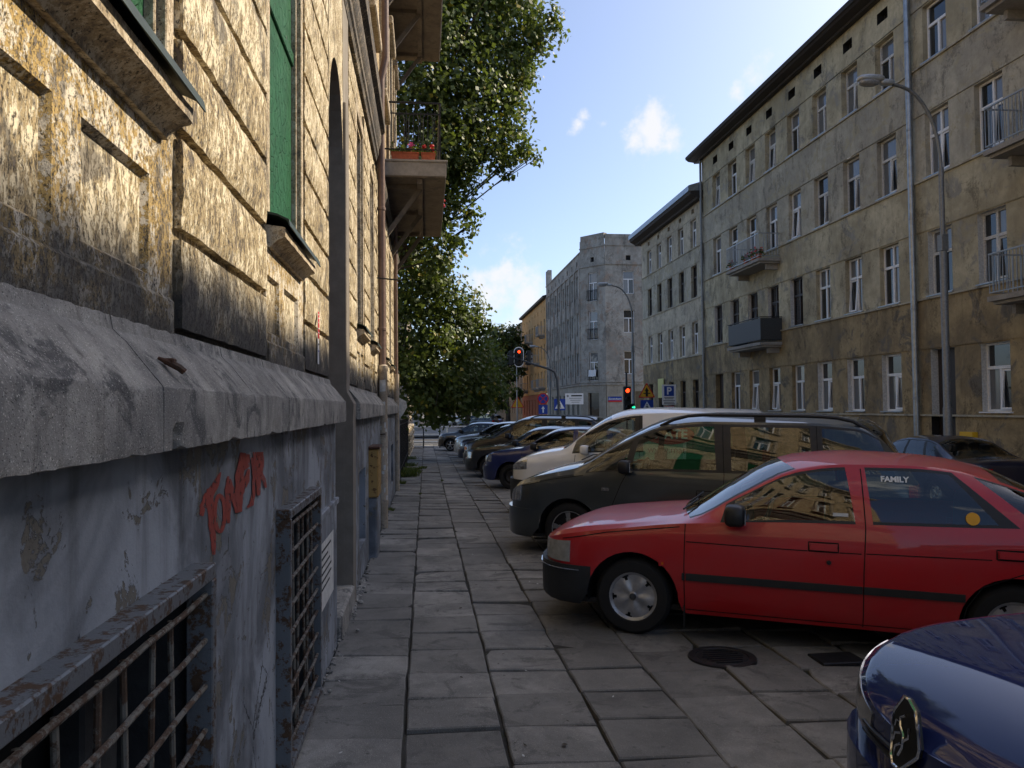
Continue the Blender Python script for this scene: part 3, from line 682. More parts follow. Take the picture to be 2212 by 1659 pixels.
# downpipes
m=MB(); m.tube([(-.672,12.33,2.40),(-.672,12.33,6.95),(-.655,12.33,7.05),(-.60,12.33,7.3),(-.60,12.33,15.2)],.058,14); pp=lb(m,'downpipe',M['pipebrown'],smooth=40)
for z in (3.0,4.9,9.,12.): MB().lathe([(.062,z-.025),(.068,z-.02),(.068,z+.02),(.062,z+.025)],14,Matrix.Translation((-.672 if z<7 else -.6,12.33,0))).build('pipe_collar',M['pipebrown'],pp,smooth=40)
m=MB(); m.lathe([(.072,-.3),(.072,.24),(.08,.26),(.08,.32),(.072,.34),(.072,2.33),(.084,2.35),(.084,2.42),(.06,2.44)],16,Matrix.Translation((-.664,12.33,0))); sl_=lb(m,'pipe_sleeve',M['pipecream'],smooth=35)
def bill(z0,z1,a0,a1,mat):
    m=MB(); n=8; rr=.0745
    for k in range(n):
        t0,t1=a0+(a1-a0)*k/n,a0+(a1-a0)*(k+1)/n
        j=random.uniform(-.006,.006)
        m.quad(*[(-.664+rr*math.cos(t),12.33+rr*math.sin(t),z+j) for t,z in ((t0,z0),(t1,z0),(t1,z1),(t0,z1))])
    m.build('bill_scrap',mat,sl_)
bill(2.02,2.2,-2.2,-.9,M['paper']); bill(1.72,1.86,-2.3,-1.0,M['paper'])
for k in range(16):
    z=random.uniform(.3,1.65); a=random.uniform(-2.4,-.4); bill(z,z+random.uniform(.02,.09),a,a+random.uniform(.2,.6),M['paper'])
MB().tube([(-.74,12.2,1.35),(-.62,12.18,1.36)],.009,6).build('pipe_hook',M['rust'],pp)
m=MB(); m.tube([(-.66,18.2,-.3),(-.66,18.2,2.55)],.055,12); lb(m,'pipe_sleeve',M['pipecream'],smooth=40)
m=MB(); m.tube([(-.67,18.2,2.5),(-.67,18.2,6.25)],.042,12); lb(m,'downpipe',M['pipebrown'],smooth=40)
lb(MB().tube([(-.75,12.15,3.78),(-.35,12.15,3.74)],.012,8),'iron_rod',M['iron'])
m=MB().cbox(-.72,-.582,9.72,10.35,.66,1.25,.012); bx=lb(m,'meter_box',M['boxpaint']); MB().cbox(-.73,-.565,9.70,10.37,1.251,1.285,.008).build('box_lid',M['rust'],bx)
lb(MB().cbox(-.72,-.60,9.75,10.33,-.3,.655,.02),'box_pier',M['plinth'])
m=MB(); m.prism([(-.64,2.02),(-.45,1.92),(-.43,1.78),(-.52,1.62),(-.60,1.52)],18.3,18.42,lambda u,v,d:(u,d,v)); lb(m,'torn_plate',M['oldwhite'])
# balconies
def balcony(zb,doorz=None,rails=True):
    Y0,Y1,Xo=15.2,20.5,.43
    m=MB(); m.cbox(-.80,Xo,Y0,Y1,zb,zb+.30,.012); b=lb(m,'balcony',M['concrete'])
    MB().cbox(-.80,Xo+.03,Y0-.035,Y1+.035,zb+.302,zb+.345,.006).build('floor_edge',M['concretelight'],b)
    MB().cbox(-.80,Xo+.001,Y0-.012,Y0-.001,zb+.03,zb+.30,.003).build('fascia',M['concretelight'],b)
    MB().box(-.14,-.03,Y0+.1,Y1-.1,zb-.10,zb-.001).build('beam',M['concrete'],b)
    for y in (Y0+.55,(Y0+Y1)/2,Y1-.45):
        MB().bar((-.78,y,zb-1.05),(-.08,y,zb-.08),.07,.09).build('strut',M['concrete'],b); MB().box(-.78,-.15,y-.045,y+.045,zb-.09,zb-.002).build('cross_beam',M['concrete'],b)
    if not rails: return b
    f=zb+.345; X=.32; ya=Y0+.05; yb=Y1-.05; hb=MB().box(-.009,.009,-.009,.009,.22,.98).mesh('railing_bar',M['iron'])
    for z,r in ((f+1.15,.022),(f+.93,.015),(f+.22,.016)):
        MB().tube([(-.78,ya,z),(X,ya,z),(X,yb,z),(-.78,yb,z)],r,6).build('rail',M['iron'],b)
    for (x,y) in ((X,ya),(X,yb),(X,(ya+yb)/2),(-.7,ya)):
        MB().box(x-.012,x+.012,y-.012,y+.012,f,f+1.16).build('post',M['iron'],b)
    def loop(p,q):  # hairpin of wrought iron
        d=[q[i]-p[i] for i in range(2)]
        pts=[(p[0],p[1],f+.3),(p[0]+d[0]*.15,p[1]+d[1]*.15,f+.23)]+[(p[0],p[1],f+.34),(p[0],p[1],f+.82),(p[0]+d[0]*.15,p[1]+d[1]*.15,f+.90),(p[0]+d[0]*.5,p[1]+d[1]*.5,f+.925),(p[0]+d[0]*.85,p[1]+d[1]*.85,f+.90),(q[0],q[1],f+.82),(q[0],q[1],f+.34)]
        MB().tube(pts[2:],.009,5).build('railing_loop',M['iron'],b)
    xs=np.linspace(-.62,X-.1,7)
    for k,x in enumerate(xs):
        put('railing_bar',hb,b,(x,ya,f))
        if k%2==0 and k<6: loop((x+.045,ya),(xs[k+1]-.0+.1,ya))
    ys=np.linspace(ya+.14,yb-.14,36)
    for k,y in enumerate(ys): put('railing_bar',hb,b,(X,y,f))
    return b
balcony(6.27); balcony(10.95)
# planters with geraniums on the balcony
def planter(x0,x1,y0,y1,z,flower,label,n=26,col=None,seedn=1):
    e=empty('planter',((x0+x1)/2,(y0+y1)/2,z),label=label,cat='planter',group='planters on the balcony')
    cx,cy=(x0+x1)/2,(y0+y1)/2; hx,hy=(x1-x0)/2,(y1-y0)/2
    m=MB()
    for a,b,c,d in ((1,.93,0,.03),(.93,1,.03,.15)): 
        pass
    q=[(-hx*.93,-hy*.9),(hx*.93,-hy*.9),(hx*.93,hy*.9),(-hx*.93,hy*.9)]; t=[(-hx,-hy),(hx,-hy),(hx,hy),(-hx,hy)]
    B=[m.vert((u,v,0)) for u,v in q]; T=[m.vert((u,v,.15)) for u,v in t]
    for k in range(4): m.face((B[k],B[(k+1)%4],T[(k+1)%4],T[k]))
    m.face(B[::-1]); m.box(-hx-.01,hx+.01,-hy-.01,hy+.01,.151,.175); m.build('box',M['terracotta'],e)
    m=MB(); rr=random.Random(seedn)
    for k in range(n*9):
        c=Vector((rr.uniform(-hx,hx)*1.05,rr.gauss(0,hy*.9),.17+abs(rr.gauss(0,.07)))); s=rr.uniform(.018,.034)
        u=Vector((rr.gauss(0,1),rr.gauss(0,1),rr.gauss(0,.6))).normalized(); v=u.cross(Vector((rr.gauss(0,1),rr.gauss(0,1),rr.gauss(0,1)))).normalized()
        m.quad(c-u*s,c-v*s*.9,c+u*s,c+v*s*.9)
    m.build('leaves',M['grass'],e,kind='stuff')
    for (fx,fz,mt,rad) in flower:
        m=MB()
        for k in range(46):
            d=Vector((rr.gauss(0,1),rr.gauss(0,1),rr.gauss(0,1))).normalized()*rad*rr.uniform(.6,1); c=Vector((fx,-hy*.3,fz))+d; s=.02
            u=d.cross(Vector((0,0,1))).normalized()*s; v=d.normalized().cross(u).normalized()*s; m.quad(c-u,c-v,c+u,c+v)
        m.tube([(fx,-hy*.3,.15),(fx,-hy*.3,fz)],.004,5); m.build('flower_head',M[mt],e)
planter(-.64,-.10,15.27,15.42,6.617,[(.12,.33,'pinkflower',.065),(-.24,.34,'paper',.02)],'long terracotta planter with a pink geranium on the lower balcony',26,seedn=2)
planter(-.05,.22,15.27,15.42,6.617,[(-.08,.30,'redflower',.05),(.07,.31,'redflower',.05),(.09,.24,'redflower',.045)],'short terracotta planter with red geraniums on the lower balcony',14,seedn=3)
planter(.345,.47,18.6,18.9,6.66,[(.04,.10,'redflower',.06),(.05,-.03,'redflower',.05)],'small planter with one red bloom on the outer balcony edge',6,seedn=4)
# rubble and weeds along the wall foot
m=MB(); rr=random.Random(5)
for k in range(260):
    y=rr.choice([rr.uniform(5,9),rr.uniform(9,21),rr.uniform(7,8.6)]); x=-.69+abs(rr.gauss(0,.035)); s=rr.uniform(.006,.022)*(1.4 if 7.2<y<8.4 else 1); z=G(x,y)
    bm=bmesh.new(); bmesh.ops.create_icosphere(bm,subdivisions=1,radius=s)
    for v in bm.verts: v.co=Vector((v.co.x*rr.uniform(.7,1.2)+x,v.co.y*rr.uniform(.7,1.3)+y,v.co.z*.7+z+s*.3))
    m.addbm(bm)
m.build('rubble',M['ledge'],label='crumbs of plaster and stone along the foot of the wall',cat='rubble',kind='stuff')
m=MB(); rr=random.Random(8)
def blades(m,cx,cy,rad,n,h):
    for k in range(n):
        a=rr.uniform(0,6.28); r=rad*math.sqrt(rr.random()); x,y=cx+r*math.cos(a),cy+r*math.sin(a); z=G(max(x,-.7),y)-.01
        b=rr.uniform(0,6.28); hh=h*rr.uniform(.4,1); w=.006; dx,dy=math.cos(b),math.sin(b)
        m.quad((x-dy*w,y+dx*w,z),(x+dy*w,y-dx*w,z),(x+dx*hh*.5+dy*w*.6,y+dy*hh*.5-dx*w*.6,z+hh*.8),(x+dx*hh*.75,y+dy*hh*.75,z+hh))
for (cx,cy,rad,n,h) in [(-.55,22.5,.35,500,.22),(-.5,24.5,.3,400,.16),(-.1,25.6,.12,220,.12),(-.62,20,.1,120,.12),(-.64,14.5,.05,60,.08),(-.6,27,.3,300,.15),(-.13,17.5,.03,40,.05),(.44,21,.04,50,.05),(-.6,31,.3,200,.15)]: blades(m,cx,cy,rad,n,h)
m.build('weeds',M['grass'],label='weeds growing in the joints by the wall',cat='weeds',kind='stuff')

# small litter on the slabs: butts, leaves, chips
for nm,mt,n,sz,lab in (('litter','paper',70,.011,'scraps of paper and cigarette ends scattered on the slabs'),('fallen_leaves','bark',120,.016,'dry fallen leaves and crumbs of dirt scattered on the slabs')):
    m=MB(); rr=random.Random(n)
    for k in range(n):
        y=2.5+rr.random()**1.6*22; x=rr.uniform(-.62,min(1.4,.25*y)); z=G(x,y)+.009; a=rr.uniform(0,6.28); l=sz*rr.uniform(.5,1.6); w=l*rr.uniform(.3,.8)
        u=(math.cos(a)*l,math.sin(a)*l); v=(-math.sin(a)*w,math.cos(a)*w); h=rr.uniform(.002,.010)
        m.quad((x-u[0],y-u[1],z),(x-v[0],y-v[1],z+h*.4),(x+u[0],y+u[1],z+h),(x+v[0],y+v[1],z+h*.3))
    m.build(nm,M[mt],label=lab,cat='litter',kind='stuff')
# ================================================================ houses across the street
class Fac:
    def __init__(s,O,t,n): s.O=O; s.t=t; s.n=n; s.rz=math.atan2(-n[1],-n[0])-math.pi/2
    def __call__(s,a,z,d=0): return (s.O[0]+s.t[0]*a+s.n[0]*d,s.O[1]+s.t[1]*a+s.n[1]*d,z)
    def box(s,m,a0,a1,z0,z1,d0,d1):
        i=len(m.v)
        for z in (z0,z1):
            for a,d in ((a0,d0),(a1,d0),(a1,d1),(a0,d1)): m.vert(s(a,z,d))
        for q in ((3,2,1,0),(4,5,6,7),(0,1,5,4),(1,2,6,5),(2,3,7,6),(3,0,4,7)): m.face([i+k for k in q])
        return m
_wc={}
def winmesh(w,h,kind,mat):
    k=(round(w,3),round(h,3),kind,mat)
    if k in _wc: return _wc[k]
    f=.055; hw=w/2; ht=h*.64; m=MB(); panes=[]
    def bx(x0,x1,z0,z1,y0=0,y1=.07): m.box(x0,x1,y0,y1,z0,z1)
    bx(-hw,-hw+f,0,h); bx(hw-f,hw,0,h); bx(-hw+f,hw-f,0,f); bx(-hw+f,hw-f,h-f,h); bx(-hw+f,hw-f,ht-.04,ht+.04,-.012,.07)
    if kind!='single': bx(-.04,.04,f,ht-.04,-.008,.07)
    if kind=='four': bx(-.035,.035,ht+.04,h-f)
    P=lambda x0,x1,z0,z1:MB().quad((x0,.04,z0),(x1,.04,z0),(x1,.04,z1),(x0,.04,z1)).mesh('pane',M['pane' if mat!='brownwin' else 'panedark'])
    if kind=='single': panes+= [P(-hw+f,hw-f,f,ht-.04)]
    else: panes+= [P(-hw+f,-.04,f,ht-.04),P(.04,hw-f,f,ht-.04)]
    if kind=='four': panes+=[P(-hw+f,-.035,ht+.04,h-f),P(.035,hw-f,ht+.04,h-f)]
    else: panes+=[P(-hw+f,hw-f,ht+.04,h-f)]
    # tilted sash frame
    s=MB(); a,b,c,e=(.03,hw-.03,f,ht-.05); T=lambda x,z,y:(x,y-.075+(z-c)*.085,z)
    def sb(x0,x1,z0,z1):
        i=len(s.v)
        for x,z,y in ((x0,z0,0),(x1,z0,0),(x1,z1,0),(x0,z1,0),(x0,z0,.04),(x1,z0,.04),(x1,z1,.04),(x0,z1,.04)): s.vert(T(x,z,y))
        for q in ((0,1,2,3),(7,6,5,4),(0,4,5,1),(1,5,6,2),(2,6,7,3),(3,7,4,0)): s.face([i+j for j in q])
    sb(a,a+.05,c,e); sb(b-.05,b,c,e); sb(a+.05,b-.05,c,c+.05); sb(a+.05,b-.05,e-.05,e)
    sash=s.mesh('sash',M[mat])
    r=(m.mesh('window',M[mat]),panes,sash); _wc[k]=r; return r
def window(F,par,inv,a0,a1,z0,z1,kind='two',mat='white',depth=.13,tilt=False,sill='zinc',flip=False):
    w,h=a1-a0,z1-z0; fm,panes,sash=winmesh(w,h,kind,mat)
    o=put('window',fm,par,F((a0+a1)/2,z0,-depth),(0,0,F.rz)); o.matrix_parent_inverse=inv
    for p in panes: put('pane',p,o)
    if tilt: 
        q=put('sash',sash,o)
        if flip: q.scale=(-1,1,1)
    if sill:
        MB().box(-w/2-.05,w/2+.05,-depth-.07,.0,-.035,-.004).build('sill',M[sill],o)
    return o
def strip(F,par,inv,name,s0,s1,z0,z1,holes,mats,reveal=.2,d=0):
    m=MB(); wallgrid(m,F,s0,s1,z0,z1,holes,reveal,0,d); o=m.build(name,mats,par); o.matrix_parent_inverse=inv; return o
def part(par,inv,name,mat,fn,smooth=False):
    m=MB(); fn(m); o=m.build(name,mat,par,smooth); o.matrix_parent_inverse=inv; return o
def house(name,loc,**k):
    e=empty(name,loc,**k); return e,Matrix.Translation(-Vector(loc))
# ---- house A: long grey-ochre tenement facing the near one
FA=Fac((14.2,0),(0,1),(-1,0))
HA,IA=house('apartment_house',(14.2,16,-.3),label='long four storey tenement with stained ochre grey render and zinc downpipe',cat='building')
S0,S1=-8.,38.25
near=[(19.5-2.0*j,20.5-2.0*j) for j in range(13)]; far=[(21.87+2.005*k,22.87+2.005*k) for k in range(8)]
rows=[(1.53,3.27),(4.80,6.62),(8.17,9.98),(11.46,13.08)]
bands=[(-.8,1.44),(3.31,4.74),(6.66,8.12),(10.02,11.41),(13.12,14.35)]
strips=[(1.44,3.31,'facAb'),(4.74,6.66,'facA'),(8.12,10.02,'facAg'),(11.41,13.12,'facA')]
for fi,(z0,z1,mt) in enumerate(strips):
    hs=[]
    for j,(a,b) in enumerate(near): hs.append((a,b,rows[fi][0] if not(fi==0 and j==0) else 1.44,rows[fi][1],1 if fi in (0,1) else 0))
    for k,(a,b) in enumerate(far): hs.append((a,b,rows[fi][0] if not(fi==0 and k==7) else 1.44,rows[fi][1],1 if (fi==0 and k<3) or (fi==1 and k>2) else 0))
    strip(FA,HA,IA,'wall_strip',S0,S1,z0,z1,hs,[M[mt],M['oldwhite']],.24)
for (z0,z1),mt in zip(bands,['facAb','facAb','facA','facAg','facA']):
    hs=[]
    if z0>13: hs=[((a+b)/2-.28,(a+b)/2+.28,13.62,13.97,1) for a,b in near+far]  # vent reveals coloured dark too, so the openings' shade is painted
    if z0<0: hs=[(19.5,20.5,-.8,1.44,1),(35.905,36.905,-.8,1.44,1)]
    strip(FA,HA,IA,'wall_band',S0,S1,z0,z1,hs,[M[mt],M['darkvoid']],.24,d=.028)
    for a,b,c,e,_ in hs: part(HA,IA,'vent' if z0>13 else 'entrance_door',M['darkvoid'] if z0>13 else M['brownwin'],lambda m:FA.box(m,a,b,c if c>0 else -.5,e if c>0 else 3.27,-.26,-.22))
for z in (1.44,4.74,8.12,11.41): part(HA,IA,'sill_course',M['facAg'],lambda m:FA.box(m,S0,S1,z-.045,z+.004,.0,.085))
random.seed(21)
for fi,(z0,z1) in enumerate(rows):
    for j,(a,b) in enumerate(near):
        if fi==0 and j==0: continue
        window(FA,HA,IA,a,b,z0,z1,'two' if fi in (0,) else ('four' if fi in (1,2) else 'two'),'white' if fi!=1 else 'oldwhite',.15,tilt=(j%2==1 or fi==2),sill='zinc' if fi!=0 else 'white')
    for k,(a,b) in enumerate(far):
        if fi==0 and k==7: continue
        mat='white'
        if fi==1 and k>=3: mat='brownwin'
        if fi==3: mat='oldwhite' if k!=6 else 'white'
        if fi==2 and k in (0,1,2): mat='oldwhite'
        window(FA,HA,IA,a,b,z0,z1,'four' if fi in(1,) else 'two',mat,.15 if fi!=3 else .19,tilt=random.random()<.55,flip=random.random()<.4)
part(HA,IA,'eave',M['eave'],lambda m:extrude_y(m,[(14.3,14.33),(13.95,14.30),(13.92,14.36),(13.62,14.40),(13.56,14.46),(13.50,14.48),(13.47,14.60),(13.50,14.64),(14.4,14.75)],S0-.2,S1+.5))
part(HA,IA,'roof',M['zinc'],lambda m:m.prism([(13.5,14.645),(26,14.7),(20,17.2)],S0-.2,S1+.3,lambda u,v,d:(u,d,v)))
part(HA,IA,'side_wall',M['facA'],lambda m:(m.box(14.24,26,S1-.05,S1+.0,-.8,14.6),m.box(14.24,26,S0,S0+.05,-.8,14.6),m.box(25.9,26,S0+.06,S1-.06,-.8,14.6)))
def downpipe(par,inv,x,y,z0,z1,r,mat,low=None):
    o=part(par,inv,'downpipe',M[mat],lambda m:m.tube([(x,y,z0),(x,y,z1)],r,12),40)
    z=z0+2.4
    while z<z1:
        MB().lathe([(r+.004,z-.03),(r+.012,z-.02),(r+.012,z+.02),(r+.004,z+.03)],12,Matrix.Translation((x,y,0))).build('pipe_collar',M[mat],o); z+=2.6
    return o
downpipe(HA,IA,14.05,20.98,-.5,14.35,.085,'zinc'); downpipe(HA,IA,14.07,38.18,-.5,14.3,.06,'greypole')
def small_balcony(F,par,inv,s0,s1,z,dep,solid=False,flowers=False,mat='oldwhite'):
    o=part(par,inv,'balcony',M['concretelight'],lambda m:(F.box(m,s0,s1,z-.12,z,0,dep),F.box(m,s0+.08,s1-.08,z-.2,z-.121,0,dep-.1)))
    for s in (s0+.25,s1-.35): 
        m=MB(); F.box(m,s,s+.12,z-.42,z-.201,0,dep*.55); m.build('bracket',M['concretelight'],o)
    top=z+1.0; rm=M['iron'] if solid else M['galv']
    m=MB()
    for a,b in (((s0+.04,0),(s0+.04,dep-.04)),((s0+.04,dep-.04),(s1-.04,dep-.04)),((s1-.04,dep-.04),(s1-.04,0))): m.bar(F(a[0],top,a[1]),F(b[0],top,b[1]),.035); m.bar(F(a[0],z+.09,a[1]),F(b[0],z+.09,b[1]),.025)
    m.build('handrail',rm,o)
    if solid:
        m=MB(); F.box(m,s0+.05,s1-.05,z+.08,z+.96,dep-.055,dep-.045); F.box(m,s0+.05,s0+.06,z+.08,z+.96,.0,dep-.06); F.box(m,s1-.06,s1-.05,z+.08,z+.96,0,dep-.06); m.build('screen',M['bollard'],o)
    else:
        n=int((s1-s0)/.11); bm_=MB().box(-.008,.008,-.008,.008,.09,1.0).mesh('railing_bar',rm)
        for k in range(n+1): put('railing_bar',bm_,o,F(s0+.05+(s1-s0-.1)*k/n,z,dep-.04))
        for s in (s0+.04,s1-.04):
            for k in range(1,int(dep/.12)): put('railing_bar',bm_,o,F(s,z,k*.12))
    return o
small_balcony(FA,HA,IA,29.6,33.0,4.27,.95,solid=True); small_balcony(FA,HA,IA,29.6,33.0,7.64,.95)
for z in (4.25,7.72,11.2): small_balcony(FA,HA,IA,13.2,16.95,z,1.0)
def pots(F,s,z,d,label):
    e=empty('flower_pot',F(s,z,d),label=label,cat='flower pot',group='pots on the balconies across the street')
    MB().lathe([(.0,0),(.09,0),(.12,.2),(.1,.2),(0,.19)],10).build('pot',M['terracotta'],e)
    m=MB(); rr=random.Random(int(s*100))
    for k in range(60):
        c=Vector((rr.gauss(0,.1),rr.gauss(0,.1),.25+rr.gauss(0,.07))); u=Vector((rr.gauss(0,1),rr.gauss(0,1),rr.gauss(0,1))).normalized()*.05; v=u.cross(Vector((rr.gauss(0,1),rr.gauss(0,1),1))).normalized()*.045; m.quad(c-u,c-v,c+u,c+v)
    m.build('leaves',M['grass'],e)
    m=MB()
    for k in range(26):
        c=Vector((rr.gauss(0,.09),rr.gauss(0,.09),.36+rr.gauss(0,.05))); u=Vector((rr.gauss(0,1),rr.gauss(0,1),rr.gauss(0,1))).normalized()*.035; v=u.cross(Vector((0,1,.3))).normalized()*.035; m.quad(c-u,c-v,c+u,c+v)
    m.build('blooms',M['redflower'],e)
for s in (29.85,30.35,31.1,32.6): pots(FA,s,7.64,.82,'red flowering pot at the bars of the upper balcony across the street')
e=put('wall_box',MB().cbox(-.08,.08,-.25,.25,0,.42,.01).mesh('wall_box',M['s_mail']),None,FA(18.9,.58,.11),label='yellow box on the grey wall behind the parked dark sedan',cat='wall box')
# ---- house B: beige, next to A
FB=Fac((14.2,0),(0,1),(-1,0)); HB,IB=house('apartment_house',(14.2,44,-.5),label='shorter beige tenement with tin roof edge between the long house and the crossing',cat='building')
cB=[(39.3+2.05*k,40.2+2.05*k) for k in range(5)]
for z0,z1,ls,mt in ((1.3,3.2,1.35,'facAb'),(4.42,6.25,4.48,'facB'),(7.42,9.25,7.48,'facAg'),(10.1,11.7,10.15,'facB')):
    strip(FB,HB,IB,'wall_strip',38.3,49.6,z0,z1,[(a,b,ls,z1-.06) for a,b in cB],M[mt],.2)
    for k,(a,b) in enumerate(cB): window(FB,HB,IB,a,b,ls,z1-.06,'two','white' if z0 in(4.42,10.1) else 'brownwin',.14,tilt=k%2==0,sill=None)
    part(HB,IB,'sill_course',M['facAg'],lambda m:FB.box(m,38.3,49.6,z0-.05,z0+.003,0,.07))
for z0,z1,mt in ((-.9,1.3,'facAb'),(3.2,4.42,'facAb'),(6.25,7.42,'facB'),(9.25,10.1,'facAg'),(11.7,12.4,'facB')):
    strip(FB,HB,IB,'wall_band',38.3,49.6,z0,z1,[((a+b)/2-.2,(a+b)/2+.2,11.95,12.2) for a,b in cB] if z0>11 else [],M[mt],.2,d=.02)
part(HB,IB,'side_wall',M['facB'],lambda m:(m.box(14.25,26,49.55,49.6,-.9,12.6),m.box(25.9,26,38.3,49.5,-.9,12.6)))
part(HB,IB,'eave',M['eave'],lambda m:extrude_y(m,[(14.3,12.38),(13.9,12.36),(13.85,12.45),(13.55,12.6),(13.5,12.75),(14.3,12.8)],38.2,50.1))
part(HB,IB,'roof',M['zinc'],lambda m:(m.prism([(13.45,12.76),(13.47,13.05),(13.6,13.1),(20,15),(26,12.76)],38.3,50.15,lambda u,v,d:(u,d,v))))
# ---- house C: grey corner house with a cut corner beyond the crossing
HC,IC=house('corner_house',(16,70,-.5),label='grey weathered corner house with cut corner and stepped parapet beyond the crossing',cat='building')
FC1=Fac((14.2,70.),(0,1),(-1,0)); dl=math.hypot(1.8,-2.2); FC2=Fac((14.2,70.),(1.8/dl,-2.2/dl),(-2.2/dl,-1.8/dl)); FC3=Fac((16.,67.8),(1,0),(0,-1))
rC=[(4.1,6.7),(7.8,10.4),(11.3,13.9)]
def segC(F,L,cols,atticz,groundholes,frenchbalc,w0='white',top=16.9):
    hs=[(a,b,z0+(0 if frenchbalc else .55),z1) for a,b in cols for z0,z1 in rC]
    at=[((a+b)/2-.22,(a+b)/2+.22,14.85,15.3) for a,b in cols]
    strip(F,HC,IC,'wall',0,L,3.75,14.55,hs,M['facC'],.2)
    strip(F,HC,IC,'attic_wall',0,L,14.55,top,at,M['facC'],.2,d=.03)
    strip(F,HC,IC,'ground_floor_wall',0,L,-.8,3.75,groundholes,M['facCstone'],.25,d=.04)
    for a,b,c,e in at: part(HC,IC,'attic_opening',M['darkvoid'],lambda m:F.box(m,a,b,c,e,-.2,-.16))
    for a,b,c,e in groundholes: part(HC,IC,'entrance' if c<0 else 'shop_window',M['panedark'],lambda m:F.box(m,a,b,c,e,-.25,-.2))
    for a,b,c,e in hs: window(F,HC,IC,a,b,c,e,'two',w0,.13,sill=None)
    for z,d,h in ((3.75,.16,.13),(3.95,.09,.07),(14.5,.10,.1),(16.2 if top>16.5 else 15.85,.1,.1)): part(HC,IC,'string_course',M['facC'],lambda m:F.box(m,-.02,L+.02,z-h/2,z+h/2,.0,d))
cols1=[(1.0+2.4*k,1.95+2.4*k) for k in range(8)]
segC(FC1,20.,cols1,0,[(a-.05,b+.15,.0,2.9) for a,b in cols1],False,'oldwhite',16.0)
segC(FC2,dl,[(dl/2-.5,dl/2+.5)],0,[(dl/2-.62,dl/2+.62,-.8,3.0)],True)
segC(FC3,12.,[(1.65,2.65),(4.6,5.6),(7.6,8.6)],0,[(2.6,4.3,-.8,3.1)],False)
for k in range(9):   # pilasters between the narrow windows
    s=.25+2.4*k if k<8 else 19.6
    part(HC,IC,'pilaster',M['facC'],lambda m:FC1.box(m,s-.18,s+.18,4.0,14.44,0,.12))
for k in range(8):
    a,b=cols1[k]
    for z in (6.78,10.48): part(HC,IC,'relief_panel',M['facC'],lambda m:FC1.box(m,a-.1,b+.1,z,z+.8,0,.07))
for z0,z1 in rC:   # french balconies on the cut corner
    o=part(HC,IC,'window_railing',M['iron'],lambda m:[FC2.box(m,dl/2-.6,dl/2+.6,q,q+.05,.1,.14) for q in (z0+.08,z0+.95)])
    for k in range(11):
        m=MB(); s=dl/2-.58+1.16*k/10; FC2.box(m,s-.012,s+.012,z0+.13,z0+.95,.108,.132); m.build('railing_bar',M['iron'],o)
for (F,a,b,zt) in ((FC2,.1,dl-.05,17.35),(FC3,.05,3.0,17.2),(FC3,3.4,12,17.4),(FC1,18.4,20.,17.6)): part(HC,IC,'parapet',M['facC'],lambda m:F.box(m,a,b,16.9 if F is not FC1 else 16.0,zt,-.4,.05))
part(HC,IC,'roof',M['zinc'],lambda m:(m.box(14.5,28,70.3,90,15.7,16.1),m.box(16.3,28,68.2,70.2,15.8,16.6)))
part(HC,IC,'side_wall',M['facC'],lambda m:(m.box(27.9,28,68,90,-.8,16.5),m.box(14.3,28,89.93,89.98,-.8,16)))
# rusticated courses on the corner ground floor
for F,L in ((FC2,dl),(FC3,12.)):
    for k in range(8):
        z=-.35+.5*k
        if z+.46>3.7: continue
        nb=max(2,int(L/.95))
        for q in range(nb):
            a,b=L*q/nb+.012,L*(q+1)/nb-.012
            lo,hi=(dl/2-.64,dl/2+.64) if F is FC2 else (2.58,4.32)
            if b>lo and a<hi and z<3.05:
                if a<lo-.1: b=lo-.01
                elif b>hi+.1: a=hi+.01
                else: continue
            part(HC,IC,'wall_block',M['facCstone'],lambda m:F.box(m,a,b,z,z+.475,.03,.062))
t_=empty('cloth',FC2(dl/2,4.55,.16),rz=FC2.rz,label='white cloth hung over the french balcony railing of the corner house',cat='cloth')
m=MB(); 
for k in range(10):
    for q in range(5):
        f=lambda i,j:(-.42+.84*i/10,-.02+.02*math.sin(i*1.3)-.01*j,.52-.12*j+.02*math.sin(i*.9))
        m.quad(f(k,q),f(k+1,q),f(k+1,q+1),f(k,q+1))
m.build('cloth_sheet',M['s_white'],t_,smooth=True)
# ---- house D: orange with red ground floor
HD,ID=house('apartment_house',(14.2,101,-.5),label='orange rendered tenement with a red rusticated ground floor',cat='building')
cD=[(91.2+2.7*k,92.2+2.7*k) for k in range(8)]
rD=[(4.3,6.1),(7.5,9.3),(10.6,12.3)]
strip(FA,HD,ID,'wall',90.05,113.2,3.4,14.6,[(a,b,z0,z1) for a,b in cD for z0,z1 in rD]+[((a+b)/2-.2,(a+b)/2+.2,13.3,13.75) for a,b in cD],M['facD'],.2)
strip(FA,HD,ID,'ground_floor_wall',90.05,113.2,-.8,3.4,[(a,b,.6,2.7) for a,b in cD],M['facDbase'],.2,d=.08)
for a,b in cD:
    for z0,z1 in rD+[(.6,2.7)]: window(FA,HD,ID,a,b,z0,z1,'two','oldwhite',.12,sill=None)
    part(HD,ID,'attic_opening',M['darkvoid'],lambda m:FA.box(m,(a+b)/2-.2,(a+b)/2+.2,13.3,13.75,-.2,-.17))
for k in range(18):
    for r in range(9): part(HD,ID,'wall_block',M['facDbase'],lambda m:FA.box(m,90.1+1.28*k+(.0 if r%2 else .3),90.75+1.28*k+(.0 if r%2 else .3),-.6+.43*r,-.25+.43*r,.08,.15)) if k<3 else None
part(HD,ID,'eave',M['eave'],lambda m:extrude_y(m,[(14.3,14.55),(13.8,14.6),(13.75,14.85),(14.3,15.0)],90.0,113.4)); part(HD,ID,'roof',M['zinc'],lambda m:m.prism([(13.8,14.86),(26,14.86),(20,17)],90.1,113.3,lambda u,v,d:(u,d,v)))
